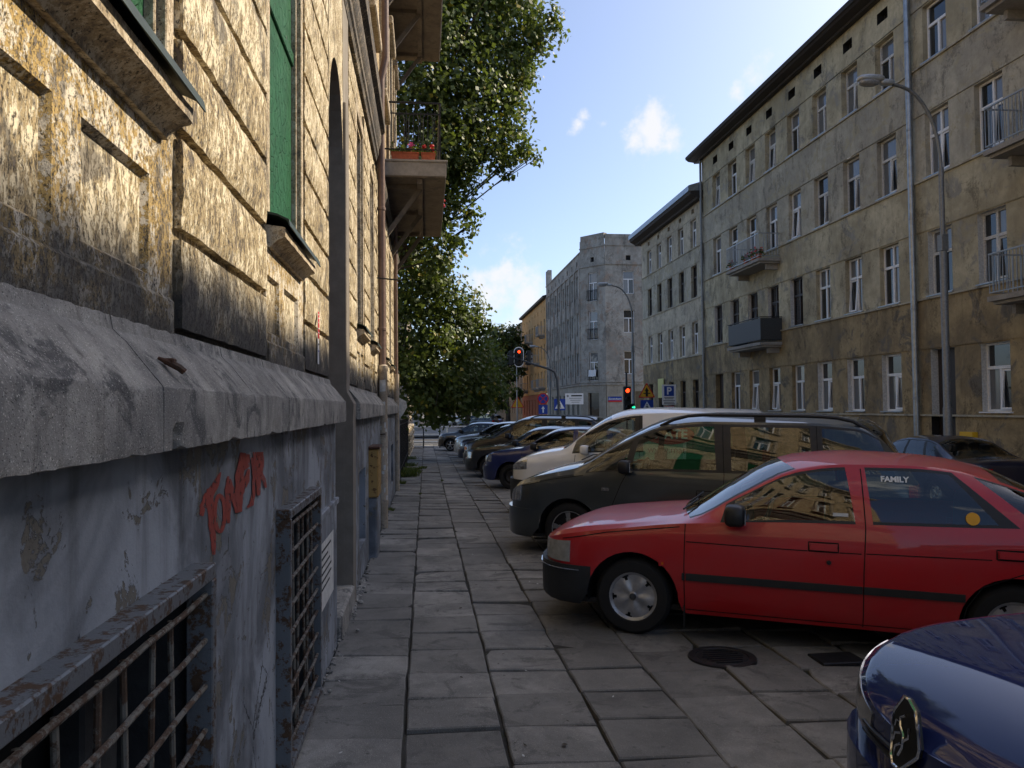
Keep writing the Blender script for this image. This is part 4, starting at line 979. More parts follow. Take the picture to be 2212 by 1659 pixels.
part(HD,ID,'string_course',M['facD'],lambda m:FA.box(m,90.05,113.2,3.36,3.55,.08,.2))
for s,z in ((92.3,4.1),(92.3,10.4),(97,7.3),(97,4.1),(103,10.4),(108,7.3),(108,4.1)): small_balcony(FA,HD,ID,s-.9,s+.9,z,.9)
# ---- far houses down the street
HE,IE=house('apartment_house',(14.2,150,-.5),label='pale far tenement row beyond the orange house',cat='building')
cE=[(114.5+3*k,115.6+3*k) for k in range(18)]; rE=[(.8,2.8),(4.4,6.3),(7.8,9.7),(11,12.8)]
strip(FA,HE,IE,'wall',113.4,170,-.8,14.2,[(a,b,z0,z1) for a,b in cE for z0,z1 in rE],M['facE'],.2)
for a,b in cE:
    for z0,z1 in rE: window(FA,HE,IE,a,b,z0,z1,'two','oldwhite',.12,sill=None)
part(HE,IE,'roof',M['zinc'],lambda m:m.prism([(13.9,14.2),(26,14.2),(20,16.6)],113.4,170,lambda u,v,d:(u,d,v)))
FE=Fac((-2.2,0),(0,1),(1,0)); HF,IF=house('apartment_house',(-2.2,120,-.5),label='far pale house on the near side of the street beyond the crossing',cat='building')
cF=[(97+3*k,98.1+3*k) for k in range(16)]
strip(FE,HF,IF,'wall',95,150,-.8,14,[(a,b,z0,z1) for a,b in cF for z0,z1 in rE],M['facE'],.2)
for a,b in cF:
    for z0,z1 in rE: window(FE,HF,IF,a,b,z0,z1,'two','oldwhite',.12,sill=None)
part(HF,IF,'side_wall',M['facE'],lambda m:m.box(-14,-2.2,94.9,95,-.8,14)); part(HF,IF,'roof',M['zinc'],lambda m:m.prism([(-2,14),(-14,14),(-8,16.5)],94.8,150,lambda u,v,d:(u,d,v)))
# ================================================================ trees
def leaves(name,clumps,dens,size,mat,parent,seed=1):
    rg=np.random.default_rng(seed); VV=[]
    for (c,r,k) in clumps:
        n=max(8,int(dens*k*(r[0]*r[1]*r[2])**(2/3.)))
        # sub-clusters make light and dark clumps with gaps between them
        nc=max(4,n//26); d=rg.normal(size=(nc,3)); d/=np.linalg.norm(d,axis=1)[:,None]; cc=d*(rg.random(nc)**.38)[:,None]*np.array(r)+np.array(c)
        P=cc[rg.integers(0,nc,n)]+rg.normal(size=(n,3))*(np.array(r).mean()*.10+.10)
        nr=(P-np.array(c))/np.array(r); nr=nr/(np.linalg.norm(nr,axis=1)[:,None]+1e-6)+rg.normal(size=(n,3))*.75+np.array([.15,0,.55]); nr/=np.linalg.norm(nr,axis=1)[:,None]
        u=np.cross(nr,rg.normal(size=(n,3))); u/=np.linalg.norm(u,axis=1)[:,None]; v=np.cross(nr,u)
        s=(size*(.65+.7*rg.random(n)))[:,None]
        q=np.stack([P-u*s,P-v*s*.75-u*s*.15+nr*s*.15,P+u*s*.95,P+v*s*.75-u*s*.15+nr*s*.15],1); VV.append(q.reshape(-1,3))
    V=np.concatenate(VV); n=len(V)//4
    me=bpy.data.meshes.new(name); me.vertices.add(len(V)); me.vertices.foreach_set('co',V.astype(np.float32).ravel()); me.loops.add(n*4); me.loops.foreach_set('vertex_index',np.arange(n*4,dtype=np.int32))
    me.polygons.add(n); me.polygons.foreach_set('loop_start',np.arange(0,n*4,4,dtype=np.int32)); me.polygons.foreach_set('loop_total',np.full(n,4,dtype=np.int32)); me.materials.append(mat); me.update(calc_edges=True)
    return put(name,me,parent),n
def tree(label,base,clumps,dens,size,mat,trunk_r,seed,fork=.35,cat='tree',group=None):
    e=empty('tree',base,label=label,cat=cat,group=group); B=Vector(base); rr=random.Random(seed)
    cl=[(tuple(Vector(c)-B),r,k) for c,r,k in clumps]
    leaves('crown',cl,dens,size,mat,e,seed)
    top=max(c[2] for c,_,_ in cl); cen=np.mean([c for c,_,_ in cl],0); F=Vector((cen[0]*.25,cen[1]*.25,top*fork))
    m=MB(); m.tube([(0,0,-.4),(.03,.02,F.z*.3),(F.x*.5,F.y*.5,F.z*.7),F],[trunk_r*1.3,trunk_r,trunk_r*.85,trunk_r*.75],12)
    m.build('trunk',M['bark'],e,smooth=40)
    m=MB()
    for c,r,k in cl:
        c=Vector(c); mid=F.lerp(c,.5)+Vector((rr.uniform(-.3,.3),rr.uniform(-.3,.3),rr.uniform(.0,.5)))
        rad=trunk_r*.42 if r[0]>1 else trunk_r*.22
        m.tube([F,F.lerp(mid,.5)+Vector((0,0,.15)),mid,c],[rad,rad*.7,rad*.45,rad*.12],6)
        for q in range(3):
            d=Vector((rr.gauss(0,1)*r[0],rr.gauss(0,1)*r[1],rr.gauss(0,1)*r[2]))*.55; m.tube([mid.lerp(c,.5),c+d*.5,c+d],[rad*.25,rad*.14,rad*.05],4)
    m.build('limbs',M['bark'],e)
def pc(px,py,rp,Y,ky=1.5,k=1.):
    p=onY(px,py,Y); r=rp*Y/PF; return (tuple(p),(r,r*ky,r),k)
T1=[pc(*a) for a in [(905,40,95,26.5),(1010,30,95,27),(1100,20,70,27.5),(1160,70,50,27.5),(1195,50,26,27),(960,140,100,26.5),(1060,130,80,27.5),(1125,120,55,28),(1140,160,30,27),
   (900,220,80,26),(985,235,95,26.5),(1060,225,62,27),(1100,200,45,27.5),(1110,270,38,27),(1085,310,45,26.5),(1150,335,16,27),(1125,322,24,27),(1030,320,70,27),(960,340,80,26),(1090,362,22,27),(905,380,80,26),(990,400,50,26.5),(1005,460,28,27),(965,470,40,26.5),(1012,490,15,27),(945,560,40,26.5),(985,520,25,26.8),(900,480,70,26),(950,-40,130,27),(1080,-70,110,27.5)]]
T1+= [((-3.5,27,9),(3.0,3,4),.6),((-4,28,14),(3.5,3.5,4),.6),((-2,28,18.5),(4,3.5,3.5),.7)]
tree('tall poplar with glossy leaves leaning out over the street behind the balconies',(-2.6,27.5,-.4),T1,760,.09,M['leaf'],.34,3)
T2=[pc(*a) for a in [(895,640,70,30),(960,640,62,30.5),(1000,665,45,31),(1030,700,28,31),(1050,702,12,31),(905,740,80,30),(975,730,62,30),(1020,770,48,31),(890,830,70,29.5),(950,830,72,30),(1010,830,50,30.5),(1050,830,38,31),(930,880,45,30),(985,875,40,30),(1030,870,28,31),(880,560,55,29.5),(930,590,55,30)]]
T2+=[((-2.6,31,4),(2,2.5,2.3),.6)]
tree('lower bushy tree with yellowing leaves over the pavement before the crossing',(-1.9,31.5,-.4),T2,720,.095,M['leaf'],.22,5,fork=.45)
T3=[pc(*a) for a in [(1040,800,40,66),(1075,830,38,66),(1060,770,36,67),(1085,790,26,66),(1000,850,40,65),(1040,860,36,65),(960,860,40,64),(1080,870,20,66)]]
tree('dark street tree on the far corner of the crossing',(3.4,66,-.5),T3,260,.17,M['leafdark'],.25,7,group=None)
T4=[pc(*a) for a in [(1075,740,38,104),(1105,730,30,104),(1120,760,24,104),(1055,770,34,104),(1095,790,32,104),(1118,810,18,104),(1070,820,30,104),(1120,850,14,104),(1050,850,24,104)]]
tree('far tree with brownish crown in front of the orange house',(11.0,104,-.5),T4,170,.24,M['leafdark'],.3,9)
T5=[((-1+3*k,150+6*k,6+.8*k),(4.5,4,4.5),1) for k in range(5)]
tree('pale row of far foliage closing the street',(5,160,-.5),T5,60,.4,M['leafdark'],.35,10)
# yard fence and rough pier wall behind the house
fe=empty('yard_fence',(-.72,27,-.2),label='dark metal bar fence along the yard under the trees',cat='fence')
fb=MB().box(-.012,.012,-.012,.012,0,1.6).mesh('fence_bar',M['iron'])
for k in range(70): put('fence_bar',fb,fe,(0,-5.3+.15*k,G(-.7,21.7+.15*k)+.2))
for z in (.25,1.5): MB().bar((0,-5.4,z+.0),(0,5.2,z-.08),.03).build('fence_rail',M['iron'],fe)
pw=empty('stone_wall',(-.78,38,-.4),label='rough light stone wall pier at the end of the yard fence',cat='wall'); rr=random.Random(4)
for k in range(10):
    for r in range(5):
        y=-4.8+.95*k+(.4 if r%2 else 0); z=-.1+.29*r
        if r==4 and k%3: continue
        MB().cbox(-.16+rr.uniform(-.02,.02),.14+rr.uniform(-.03,.03),y,y+.88,z,z+.26,.05).build('stone',M['moulding'],pw)
# ================================================================ cars
M['tyre']=plain('tyre_rubber',(.012,.012,.012),.75,0,.2,.2); M['trim']=plain('black_plastic',(.016,.016,.017),.45,0,.15,.05); M['bumperplastic']=plain('bumper_plastic',(.022,.023,.024),.55,0,.15,.1)
M['carglass']=glass('car_glass',(.60,.68,.64)); M['tintglass']=glass('tinted_glass',(.30,.36,.34)); M['greenglass']=glass('green_glass',(.42,.60,.52))
M['lamp']=plain('lamp_lens',(.42,.43,.44),.12,.75,.25,.0,14); M['lampdull']=plain('dull_lamp_lens',(.36,.36,.34),.22,.2,.2,.1,14); M['amber']=plain('amber_lens',(.5,.13,.01),.2); M['redlens']=plain('red_lens',(.35,.008,.008),.2)
M['silverplastic']=plain('silver_wheel_trim',(.40,.40,.41),.36,.55,.12); M['alloy']=plain('alloy',(.42,.42,.43),.3,.85,.1); M['steelwheel']=plain('dark_wheel',(.03,.03,.032),.5,.4,.2)
M['chrome']=plain('chrome',(.65,.65,.66),.08,1.,.05); M['seat']=plain('seat_cloth',(.03,.03,.033),.9,0,.3,.3); M['seam']=plain('panel_gap',(.004,.004,.004),.9); M['mirrorglass']=plain('mirror_glass',(.5,.52,.55),.05,1.)
def pchip(pts):
    xs=np.array([p[0] for p in pts],float); ys=np.array([p[1] for p in pts],float); h=np.diff(xs); d=np.diff(ys)/h; n=len(xs); m=np.zeros(n)
    for i in range(1,n-1):
        if d[i-1]*d[i]>0: w1=2*h[i]+h[i-1]; w2=h[i]+2*h[i-1]; m[i]=(w1+w2)/(w1/d[i-1]+w2/d[i])
    m[0]=d[0]; m[-1]=d[-1]
    def f(x):
        x=min(max(x,xs[0]),xs[-1]); i=min(max(int(np.searchsorted(xs,x))-1,0),n-2); t=(x-xs[i])/h[i]
        return float(ys[i]*(1+2*t)*(1-t)**2+h[i]*m[i]*t*(1-t)**2+ys[i+1]*t*t*(3-2*t)+h[i]*m[i+1]*t*t*(t-1))
    return f
def blob(m,c,s,p=.5,n=10):
    """rounded box (superellipsoid)"""
    sg=lambda v,e:math.copysign(abs(v)**e,v); rows=[]
    for i in range(n+1):
        a=-math.pi/2+math.pi*i/n; row=[]
        for j in range(2*n):
            b=-math.pi+math.pi*j/n
            row.append(m.vert((c[0]+s[0]*sg(math.cos(a),p)*sg(math.cos(b),p),c[1]+s[1]*sg(math.cos(a),p)*sg(math.sin(b),p),c[2]+s[2]*sg(math.sin(a),p))))
        rows.append(row)
    for i in range(n):
        for j in range(2*n): m.face((rows[i][j],rows[i][(j+1)%(2*n)],rows[i+1][(j+1)%(2*n)],rows[i+1][j]))
    return m
_wheels={}
def wheel_meshes(r,kind):
    k=(r,kind)
    if k in _wheels: return _wheels[k]
    Rm=Matrix.Rotation(R(90),4,'X')   # local z -> -y (outer face towards -y)
    rr=r*(.64 if kind!='alloy' else .70); w=.095
    t=MB().lathe([(rr*.98,.085),(rr*1.03,.098),(rr*1.12,w+.004),(r*.90,w+.002),(r*.965,w-.014),(r,w-.035),(r,-w+.035),(r*.96,-w+.01),(rr,-w)],40,Rm).mesh('tyre',M['tyre'],35)
    mats={'cover':M['silverplastic'],'alloy':M['alloy'],'steel':M['steelwheel']}
    m=MB(); NP,NRr=80,16; g=[]
    def dep(q,a):
        d=.078-.012*q**2
        if kind=='cover': d+=.010*math.cos(5*(a-.3))*min(1,max(0,(q-.15)*2))*(1-q)*2 + (.012 if q<.16 else 0)
        if kind=='alloy': d=.086-.030*q**1.5+(.006 if q<.2 else 0)
        if kind=='steel': d=.05+.02*math.exp(-((q-.62)/.16)**2)-(.0 if q>.2 else .01)
        if q>.93: d=.088 if q>.96 else .084
        return d
    for i in range(NRr+1):
        q=i/NRr; g.append([m.vert(Rm@Vector((rr*q*math.cos(2*math.pi*j/NP),rr*q*math.sin(2*math.pi*j/NP),dep(q,2*math.pi*j/NP)))) for j in range(NP)])
    for i in range(NRr):
        q=(i+.5)/NRr
        for j in range(NP):
            a=2*math.pi*(j+.5)/NP; da=abs((a*5/(2*math.pi)+.5)%1-.5)*2*math.pi/5
            hole=False
            if kind=='cover': hole=.70<q<.9 and da<(.19 if q>.8 else .11)
            if kind=='alloy': hole=.30<q<.92 and da>(.15+.06/q)*.8
            if kind=='steel': hole=.7<q<.85 and abs((a*8/(2*math.pi)+.5)%1-.5)<.2
            if not hole: m.face((g[i][j],g[i][(j+1)%NP],g[i+1][(j+1)%NP],g[i+1][j]))
    rim=m.mesh('rim',mats[kind],35)
    b=MB().lathe([(0,.03),(rr*.99,.02),(rr*.99,-.06),(0,-.06)],24,Rm).mesh('brake_drum',M['steelwheel'],40)
    cap=MB().lathe([(0,.0965),(.022,.095),(.026,.09)],16,Rm).mesh('hub_badge',M['bollard'],40)
    _wheels[k]=(t,rim,b,cap); return _wheels[k]
class Car:
    def __init__(s,sp):
        s.sp=sp; s.L=sp['L']; s.hw=sp['hw']; s.zsill=sp['sill']; s.zS=pchip(sp['zS']); s.wS=pchip(sp['wS']); s.zC=pchip(sp['C']); s.wR=pchip([(a,b) for a,b,c in sp['R']]); s.zR=pchip([(a,c) for a,b,c in sp['R']])
        s.cn,s.nn,s.ct,s.ntl=sp.get('nose',(.42,3.2,.30,4.))
        s.zbf=sp.get('bumper',.50)
    def plan(s,x):
        p=1.
        if x<s.cn: p*=max(0,(1-(1-max(x,0)/s.cn)**s.nn))**(1/s.nn)
        q=s.L-x
        if q<s.ct: p*=max(0,(1-(1-max(q,0)/s.ct)**s.ntl))**(1/s.ntl)
        return p
    def zb(s,x):
        z=s.zsill
        for xa in s.sp['ax']:
            ra=s.sp['ra']
            if abs(x-xa)<ra: z=max(z,s.sp['r']+math.sqrt(ra*ra-(x-xa)**2))
        f=max(0,1-x/.25); z+=.05*f*f
        return z
    def flank(s,x,z,off=0.):
        zS=s.zS(x); t=(z-s.zsill)/max(.05,zS-s.zsill)
        f=np.interp(t,[-.3,0,.12,.4,.62,.72,.9,1],[.90,.945,.978,1,.998,.992,.975,s.wS(x)/s.hw])
        y=s.hw*f*s.plan(x)
        xo=x
        if z<s.zbf:
            b=.045*max(0,1-x/.5)**1.5; xo-=b; 
            if x<s.sp['ax'][0]-s.sp['ra']: y+=.014
            q=s.L-x
            if x>s.sp['ax'][1]+s.sp['ra']: y+=.012; xo+=.035*max(0,1-q/.4)
        return Vector((xo,-y-off,z))
    def nrm(s,x,z):
        e=.012; a=s.flank(x+e,z)-s.flank(max(x-e,0.0),z); b=s.flank(x,z+e)-s.flank(x,z-e); n=a.cross(b)
        n=n.normalized() if n.length>1e-9 else Vector((-1,0,0))
        return n if n.y<.2 else -n
    def side(s,x,z,off=0.):
        if z<=s.zS(x): return s.flank(x,z)+s.nrm(x,min(z,s.zS(x)-.02))*off
        v=(z-s.zS(x))/max(.05,s.zR(x)-s.zS(x)); y=s.wS(x)*s.plan(x)*(1-v)+s.wR(x)*s.plan(x)*v+.03*s.plan(x)*math.sin(math.pi*min(v,1)); return Vector((x,-y-off,z))
    def patch(s,x0,x1,z0,z1,off,nx=8,nz=3,m=None,skew=0.,mirror=False,thick=True,lim=False):
        m=m or MB(); zz0=z0 if callable(z0) else (lambda x:z0); zz1=z1 if callable(z1) else (lambda x:z1); g=[]; sg=-1 if mirror else 1
        for j in range(-1,nz+2):
            row=[]
            for i in range(-1,nx+2):
                ii=min(max(i,0),nx)/nx; jj=min(max(j,0),nz)/nz; x=x0+(x1-x0)*ii; z=zz0(x)+(zz1(x)-zz0(x))*jj; z=min(z,s.zS(x)-.006) if lim else z; x+=skew*jj
                o=-.004 if thick and (i in (-1,nx+1) or j in (-1,nz+1)) else off
                p=s.side(x,z,o); row.append(m.vert((p.x,p.y*sg,p.z)))
            g.append(row)
        for j in range(len(g)-1):
            for i in range(len(g[0])-1): m.face((g[j][i],g[j][i+1],g[j+1][i+1],g[j+1][i]))
        return m
    def seam(s,pts,w=.0035,mirror=False,m=None):
        m=m or MB(); P=[]
        for a,b in zip(pts,pts[1:]):
            k=max(2,int(math.hypot(b[0]-a[0],b[1]-a[1])/.04))
            P+=[(a[0]+(b[0]-a[0])*i/k,a[1]+(b[1]-a[1])*i/k) for i in range(k)]
        P.append(pts[-1]); A=[];B=[]; sg=-1 if mirror else 1
        for k,(x,z) in enumerate(P):
            a=P[max(k-1,0)]; b=P[min(k+1,len(P)-1)]; t=(b[0]-a[0],b[1]-a[1]); l=math.hypot(*t) or 1; n=(-t[1]/l*w,t[0]/l*w)
            p=s.side(x+n[0],z+n[1],.0022); q=s.side(x-n[0],z-n[1],.0022); A.append(m.vert((p.x,p.y*sg,p.z))); B.append(m.vert((q.x,q.y*sg,q.z)))
        for k in range(len(A)-1): m.face((A[k],A[k+1],B[k+1],B[k]))
        return m
def make_car(sp,root,paintm,o):
    c=Car(sp); L=sp['L']; keys=[(0,0,0,'body','body')]+sp['cols']+[(L,L,L,'body','body')]
    kb=[k[0] for k in keys]; kt=[k[1] for k in keys]; kc=[k[2] for k in keys]
    xs=set(kb); 
    for d in (.0008,.003,.008,.018,.035,.06,.10,.16,.24,.34): xs.add(d*sp.get('nk',1.)); xs.add(L-d)
    for xa in sp['ax']:
        for k in range(17): xs.add(xa+sp['ra']*math.cos(math.pi*k/16)*.9999)
    xs=sorted(x for x in xs if 0<=x<=L); full=[xs[0]]
    for x in xs[1:]:
        if x-full[-1]<.0006: continue
        n=int((x-full[-1])/.11)
        for k in range(n): full.append(full[-1]+(x-full[-1])/(n+1-k))
        full.append(x)
    xs=full; low=5; upn=8; gv=[.035,.085,.25,.45,.65,.80,.905,.955,1.0]; tv=[.045,.10,.25,.42,.6,.8,1.0]
    def column(xb):
        xt=float(np.interp(xb,kb,kt)); xc=float(np.interp(xb,kb,kc)); zb=c.zb(xb); zS=c.zS(xb); P=[]
        zm=max(zb,c.zbf)
        for k in range(low+1): P.append(c.flank(xb,zb+(zm-1e-4-zb)*k/low))
        for k in range(upn+1): P.append(c.flank(xb,zm+(zS-zm)*k/upn))
        S=P[-1]; pl=c.plan(xt); Rr=Vector((xt,-c.wR(xt)*pl,c.zR(xt)))
        cab=min(1,max(0,(Rr.z-S.z-.08)/.2))
        for v in gv:
            p=S.lerp(Rr,v); p.y-=.028*math.sin(math.pi*v)*cab*pl; P.append(p)
        Cc=Vector((xc,0,c.zC(xc)))
        for t in tv:
            y=Rr.y*(1-t); z=Rr.z+(Cc.z-Rr.z)*(1-(1-t)**2.1); x=Rr.x+(Cc.x-Rr.x)*(1-(1-t)**1.8); P.append(Vector((x,y,z)))
        return P
    cols=[column(x) for x in xs]; nrow=len(cols[0]); iS=low+1+upn; iR=iS+len(gv)
    def tagat(xm,which):
        for k in range(len(keys)-1):
            if keys[k][0]<=xm<keys[k+1][0]: return keys[k][3 if which=='s' else 4]
        return 'body'
    faces={}
    for i in range(len(xs)-1):
        xm=(xs[i]+xs[i+1])/2; ts=tagat(xm,'s'); tt=tagat(xm,'t')
        for j in range(nrow-1):
            tg='body'
            if j<low+1:
                if xm<sp['ax'][0]-sp['ra']+.02: tg='bumper_front'
                elif xm>sp['ax'][1]+sp['ra']-.02: tg='bumper_rear'
            elif iS<=j<iR and ts!='body':
                v0=([0]+gv)[j-iS]; v1=gv[j-iS]
                if v1<=.0351 or v0>=.954: tg='body'
                elif v1<=.0851 or v0>=.9049 or ts=='black': tg='trim'
                else: tg=ts
            elif j>=iR and tt!='body':
                t0=([0]+tv)[j-iR]; t1=tv[j-iR]
                tg='body' if t1<=.0451 else ('trim' if t1<=.101 or tt=='black' else tt)
            faces.setdefault(tg,[]).append((i,j))
    if not sp.get('split',True) or not o.get('blackbumper',False):
        pass
    glassm=M[o.get('glass','carglass')]
    def emitm(name,cells,mat,both=True,sides=(-1,1),smooth=38):
        m=MB(); idx={}
        for sg in sides:
            for (i,j) in cells:
                q=[]
                for (a,b) in ((i,j),(i+1,j),(i+1,j+1),(i,j+1)):
                    k=(a,b,sg if b<nrow-1 else 0)
                    if k not in idx:
                        p=cols[a][b]; idx[k]=m.vert((p.x,p.y*(1 if sg<0 else -1),p.z))
                    q.append(idx[k])
                q=list(dict.fromkeys(q))
                if len(q)>2: m.face(q)
        return m.build(name,mat,root,smooth)
    body=emitm('body',faces['body'],paintm)
    if 'trim' in faces:
        for sg in (-1,1): emitm('window_trim',faces['trim'],M['trim'],sides=(sg,))
    bm_=M['bumperplastic'] if o.get('blackbumper') else paintm
    for t in ('bumper_front','bumper_rear'):
        if t in faces: emitm('bumper',faces[t],bm_)
    for t,cl in faces.items():
        if t in ('windscreen','rear_window'): emitm(t,cl,glassm)
        elif t.startswith('g'):
            for sg in (-1,1): emitm('side_window',cl,glassm if t not in o.get('tinted',()) else M['tintglass'],sides=(sg,))
    # underside, wheel housings
    hw=sp['hw']; z0=sp['sill']
    MB().box(.25,L-.25,-hw*.86,hw*.86,z0-.0,z0+.04).build('underbody',M['trim'],root)
    for xa in sp['ax']:
        for sg in (-1,1):
            m=MB(); n=14; ra=sp['ra']+.004; A=[];B=[]
            for k in range(n+1):
                a=math.pi*k/n*1.1-.05*math.pi; x=xa+ra*math.cos(a); z=sp['r']+ra*math.sin(a); A.append(m.vert((x,sg*(hw*.965),z))); B.append(m.vert((x,sg*(hw-.34),z)))
            for k in range(n): m.face((A[k],A[k+1],B[k+1],B[k]))
            m.face(B); m.build('wheel_housing',M['trim'],root)
    t,rim,drum,cap=wheel_meshes(sp['r'],o.get('wheel','cover'))
    for xa in sp['ax']:
        for sg in (-1,1):
            w=put('wheel',t,root,(xa,sg*(hw-.135),sp['r']),(0,random.uniform(0,6),0 if sg<0 else math.pi)); put('rim',rim,w); put('brake_drum',drum,w); put('hub_badge',cap,w)
    # lamps
    lx0,lx1,lz0,lz1=sp['lamp']
    for mir in (False,True):
        c.patch(lx0,lx1,lz0,lz1,.006,12,4,mirror=mir,lim=True).build('headlight',M[o.get('lampmat','lamp')],root,smooth=40)
        q=sp['tail']; c.patch(q[0],q[1],q[2],q[3],.006,5,4,mirror=mir).build('tail_light',M['redlens'],root,smooth=40)
        if 'ind' in sp: q=sp['ind']; c.patch(q[0],q[0]+.085,q[1],q[1]+.035,.010,3,2,mirror=mir).build('indicator',M['lamp'],root,smooth=40)
        for (x,z) in sp['handles']: 
            c.patch(x,x+.17,z,z+.045,.022,4,2,mirror=mir).build('door_handle',paintm if not o.get('blackhandles') else M['trim'],root,smooth=40); c.seam([(x-.012,z-.008),(x+.182,z-.008),(x+.182,z+.053),(x-.012,z+.053),(x-.012,z-.008)],.005,mirror=mir).build('handle_recess',M['seam'],root)
        for pts in sp['seams']: c.seam(pts,mirror=mir).build('door_seam',M['seam'],root)
        if 'strip' in sp:
            for (x0,x1) in sp['strip'][2:]: c.patch(x0,x1,sp['strip'][0],sp['strip'][1],.014,24,2,mirror=mir).build('side_strip',M['bumperplastic'],root,smooth=40)
        mx,mz=sp['mirror']; y=c.wS(mx)+.10; sg=-1 if not mir else 1
        m=MB(); blob(m,(mx,sg*y,mz),(.075,.095,.078),.55); m.bar((mx+.01,sg*(y-.06),mz-.05),(mx+.03,sg*(c.wS(mx)-.03),c.zS(mx)-.0),.07,.05)
        wm_=m.build('wing_mirror',paintm if o.get('paintmirror') else M['trim'],root,smooth=50)
        MB().box(mx+.07,mx+.078,sg*y-.075,sg*y+.075,mz-.055,mz+.055).build('mirror_glass',M['mirrorglass'],wm_)
    # cabin
    B_=sp['seatx']
    for x,ys in ((B_[0],(-.36,.36)),):
        for y in ys:
            m=MB(); blob(m,(x-.22,y,z0+.28),(.26,.23,.10),.5,8); blob(m,(x+.06,y,z0+.60),(.09,.22,.32),.5,8); blob(m,(x+.12,y,z0+1.0),(.05,.12,.085),.6,8); m.build('seat',M['seat'],root,smooth=60)
    m=MB(); blob(m,(B_[1]-.2,0,z0+.28),(.26,.6,.10),.35,8); blob(m,(B_[1]+.1,0,z0+.60),(.10,.6,.30),.35,8); 
    for y in (-.35,.35): blob(m,(B_[1]+.16,y,z0+.96),(.05,.12,.08),.6,8)
    m.build('rear_seat',M['seat'],root,smooth=60)
    dx=sp['dash']; m=MB(); blob(m,(dx,0,c.zS(dx)-.12),(.24,c.wS(dx)-.08,.14),.4,8); m.build('dashboard',M['trim'],root,smooth=60)
    m=MB(); 
    ctr=Vector((dx+.34,-.36,c.zS(dx)-.02)); pts=[ctr+Vector((.05*math.sin(a)*1.0,.18*math.cos(a),.17*math.sin(a))) for a in [2*math.pi*k/20 for k in range(21)]]; m.tube(pts,.014,6,False); m.bar(ctr+Vector((0,-.17,0)),ctr+Vector((0,.17,0)),.04,.03); m.bar(ctr,ctr+Vector((-.25,0,-.08)),.05); m.build('steering_wheel',M['trim'],root,smooth=40)
    # wipers on the screen foot
    cowl=[k for k in sp['cols'] if k[4]=='windscreen'][0]
    for y0,y1 in ((-.45,-.02),(.05,.5)):
        MB().tube([(cowl[2]+.02,y0,c.zC(cowl[2])+.01),(cowl[2]+.10,(y0+y1)/2,c.zC(cowl[2]+.10)+.018),(cowl[2]+.09,y1,c.zC(cowl[2]+.09)+.012)],.008,5).build('wiper',M['trim'],root)
    if o.get('rails'):
        x0,x1=o['rails']
        for sg in (-1,1):
            n=14; pts=[]
            for k in range(n+1):
                x=x0+(x1-x0)*k/n; e=min(1,min(k,n-k)/2.2); pts.append((x,sg*(c.wR(x)-.045),c.zR(x)+.012+.062*math.sin(e*math.pi/2)))
            MB().tube(pts,[.014]+[.019]*(n-1)+[.014],8).build('roof_rail',M['trim'],root,smooth=50)
            x=(x0+x1)/2; MB().box(x-.06,x+.06,sg*(c.wR(x)-.045)-.02,sg*(c.wR(x)-.045)+.02,c.zR(x)-.01,c.zR(x)+.06).build('rail_foot',M['trim'],root)
    # grille and plate on the nose
    gz=sp['grille']
    m=MB()
    for k in range(int((gz[1]-gz[0])/.028)+1):
        z=gz[0]+.028*k; pts=[]
        for q in range(13):
            y=-gz[2]+2*gz[2]*q/12
            # find nose x for this y
            lo,hi=0.,.6
            for _ in range(22):
                mid=(lo+hi)/2
                if -c.flank(mid,z).y<abs(y): lo=mid
                else: hi=mid
            pts.append((c.flank(lo,z).x-.004,y,z))
        m.tube(pts,.0085,5)
    m.build('grille',M['trim'],root)
    return c
def car(sp,label,px,theta,scale,paintm,o,group='cars parked nose to the wall',at=None,cat='car'):
    th=R(theta); P=Vector(onG(*px)) if px else Vector((*at,0))
    s=scale; xf,xr=sp['ax']; d=Vector((math.cos(th),-math.sin(th),0)); nl=Vector((math.sin(th),math.cos(th),0))  # local x and y in the world
    fz=G(P.x,P.y); Pr=P+d*(xr-xf)*s; rz=G(Pr.x,Pr.y)
    if Pr.x>5.2: rz=G(5.2,Pr.y)-.02
    b=math.atan2(fz-rz,(xr-xf)*s)
    org=P-d*(xf*s*math.cos(b))+nl*((sp['hw']-.035)*s); org.z=fz+math.sin(b)*xf*s-.004
    e=empty('car',org,label=label,cat=cat,group=group); e.rotation_euler=(0,b,-th); e.scale=(s,s,s)
    c=make_car(sp,e,paintm,o); return e,c
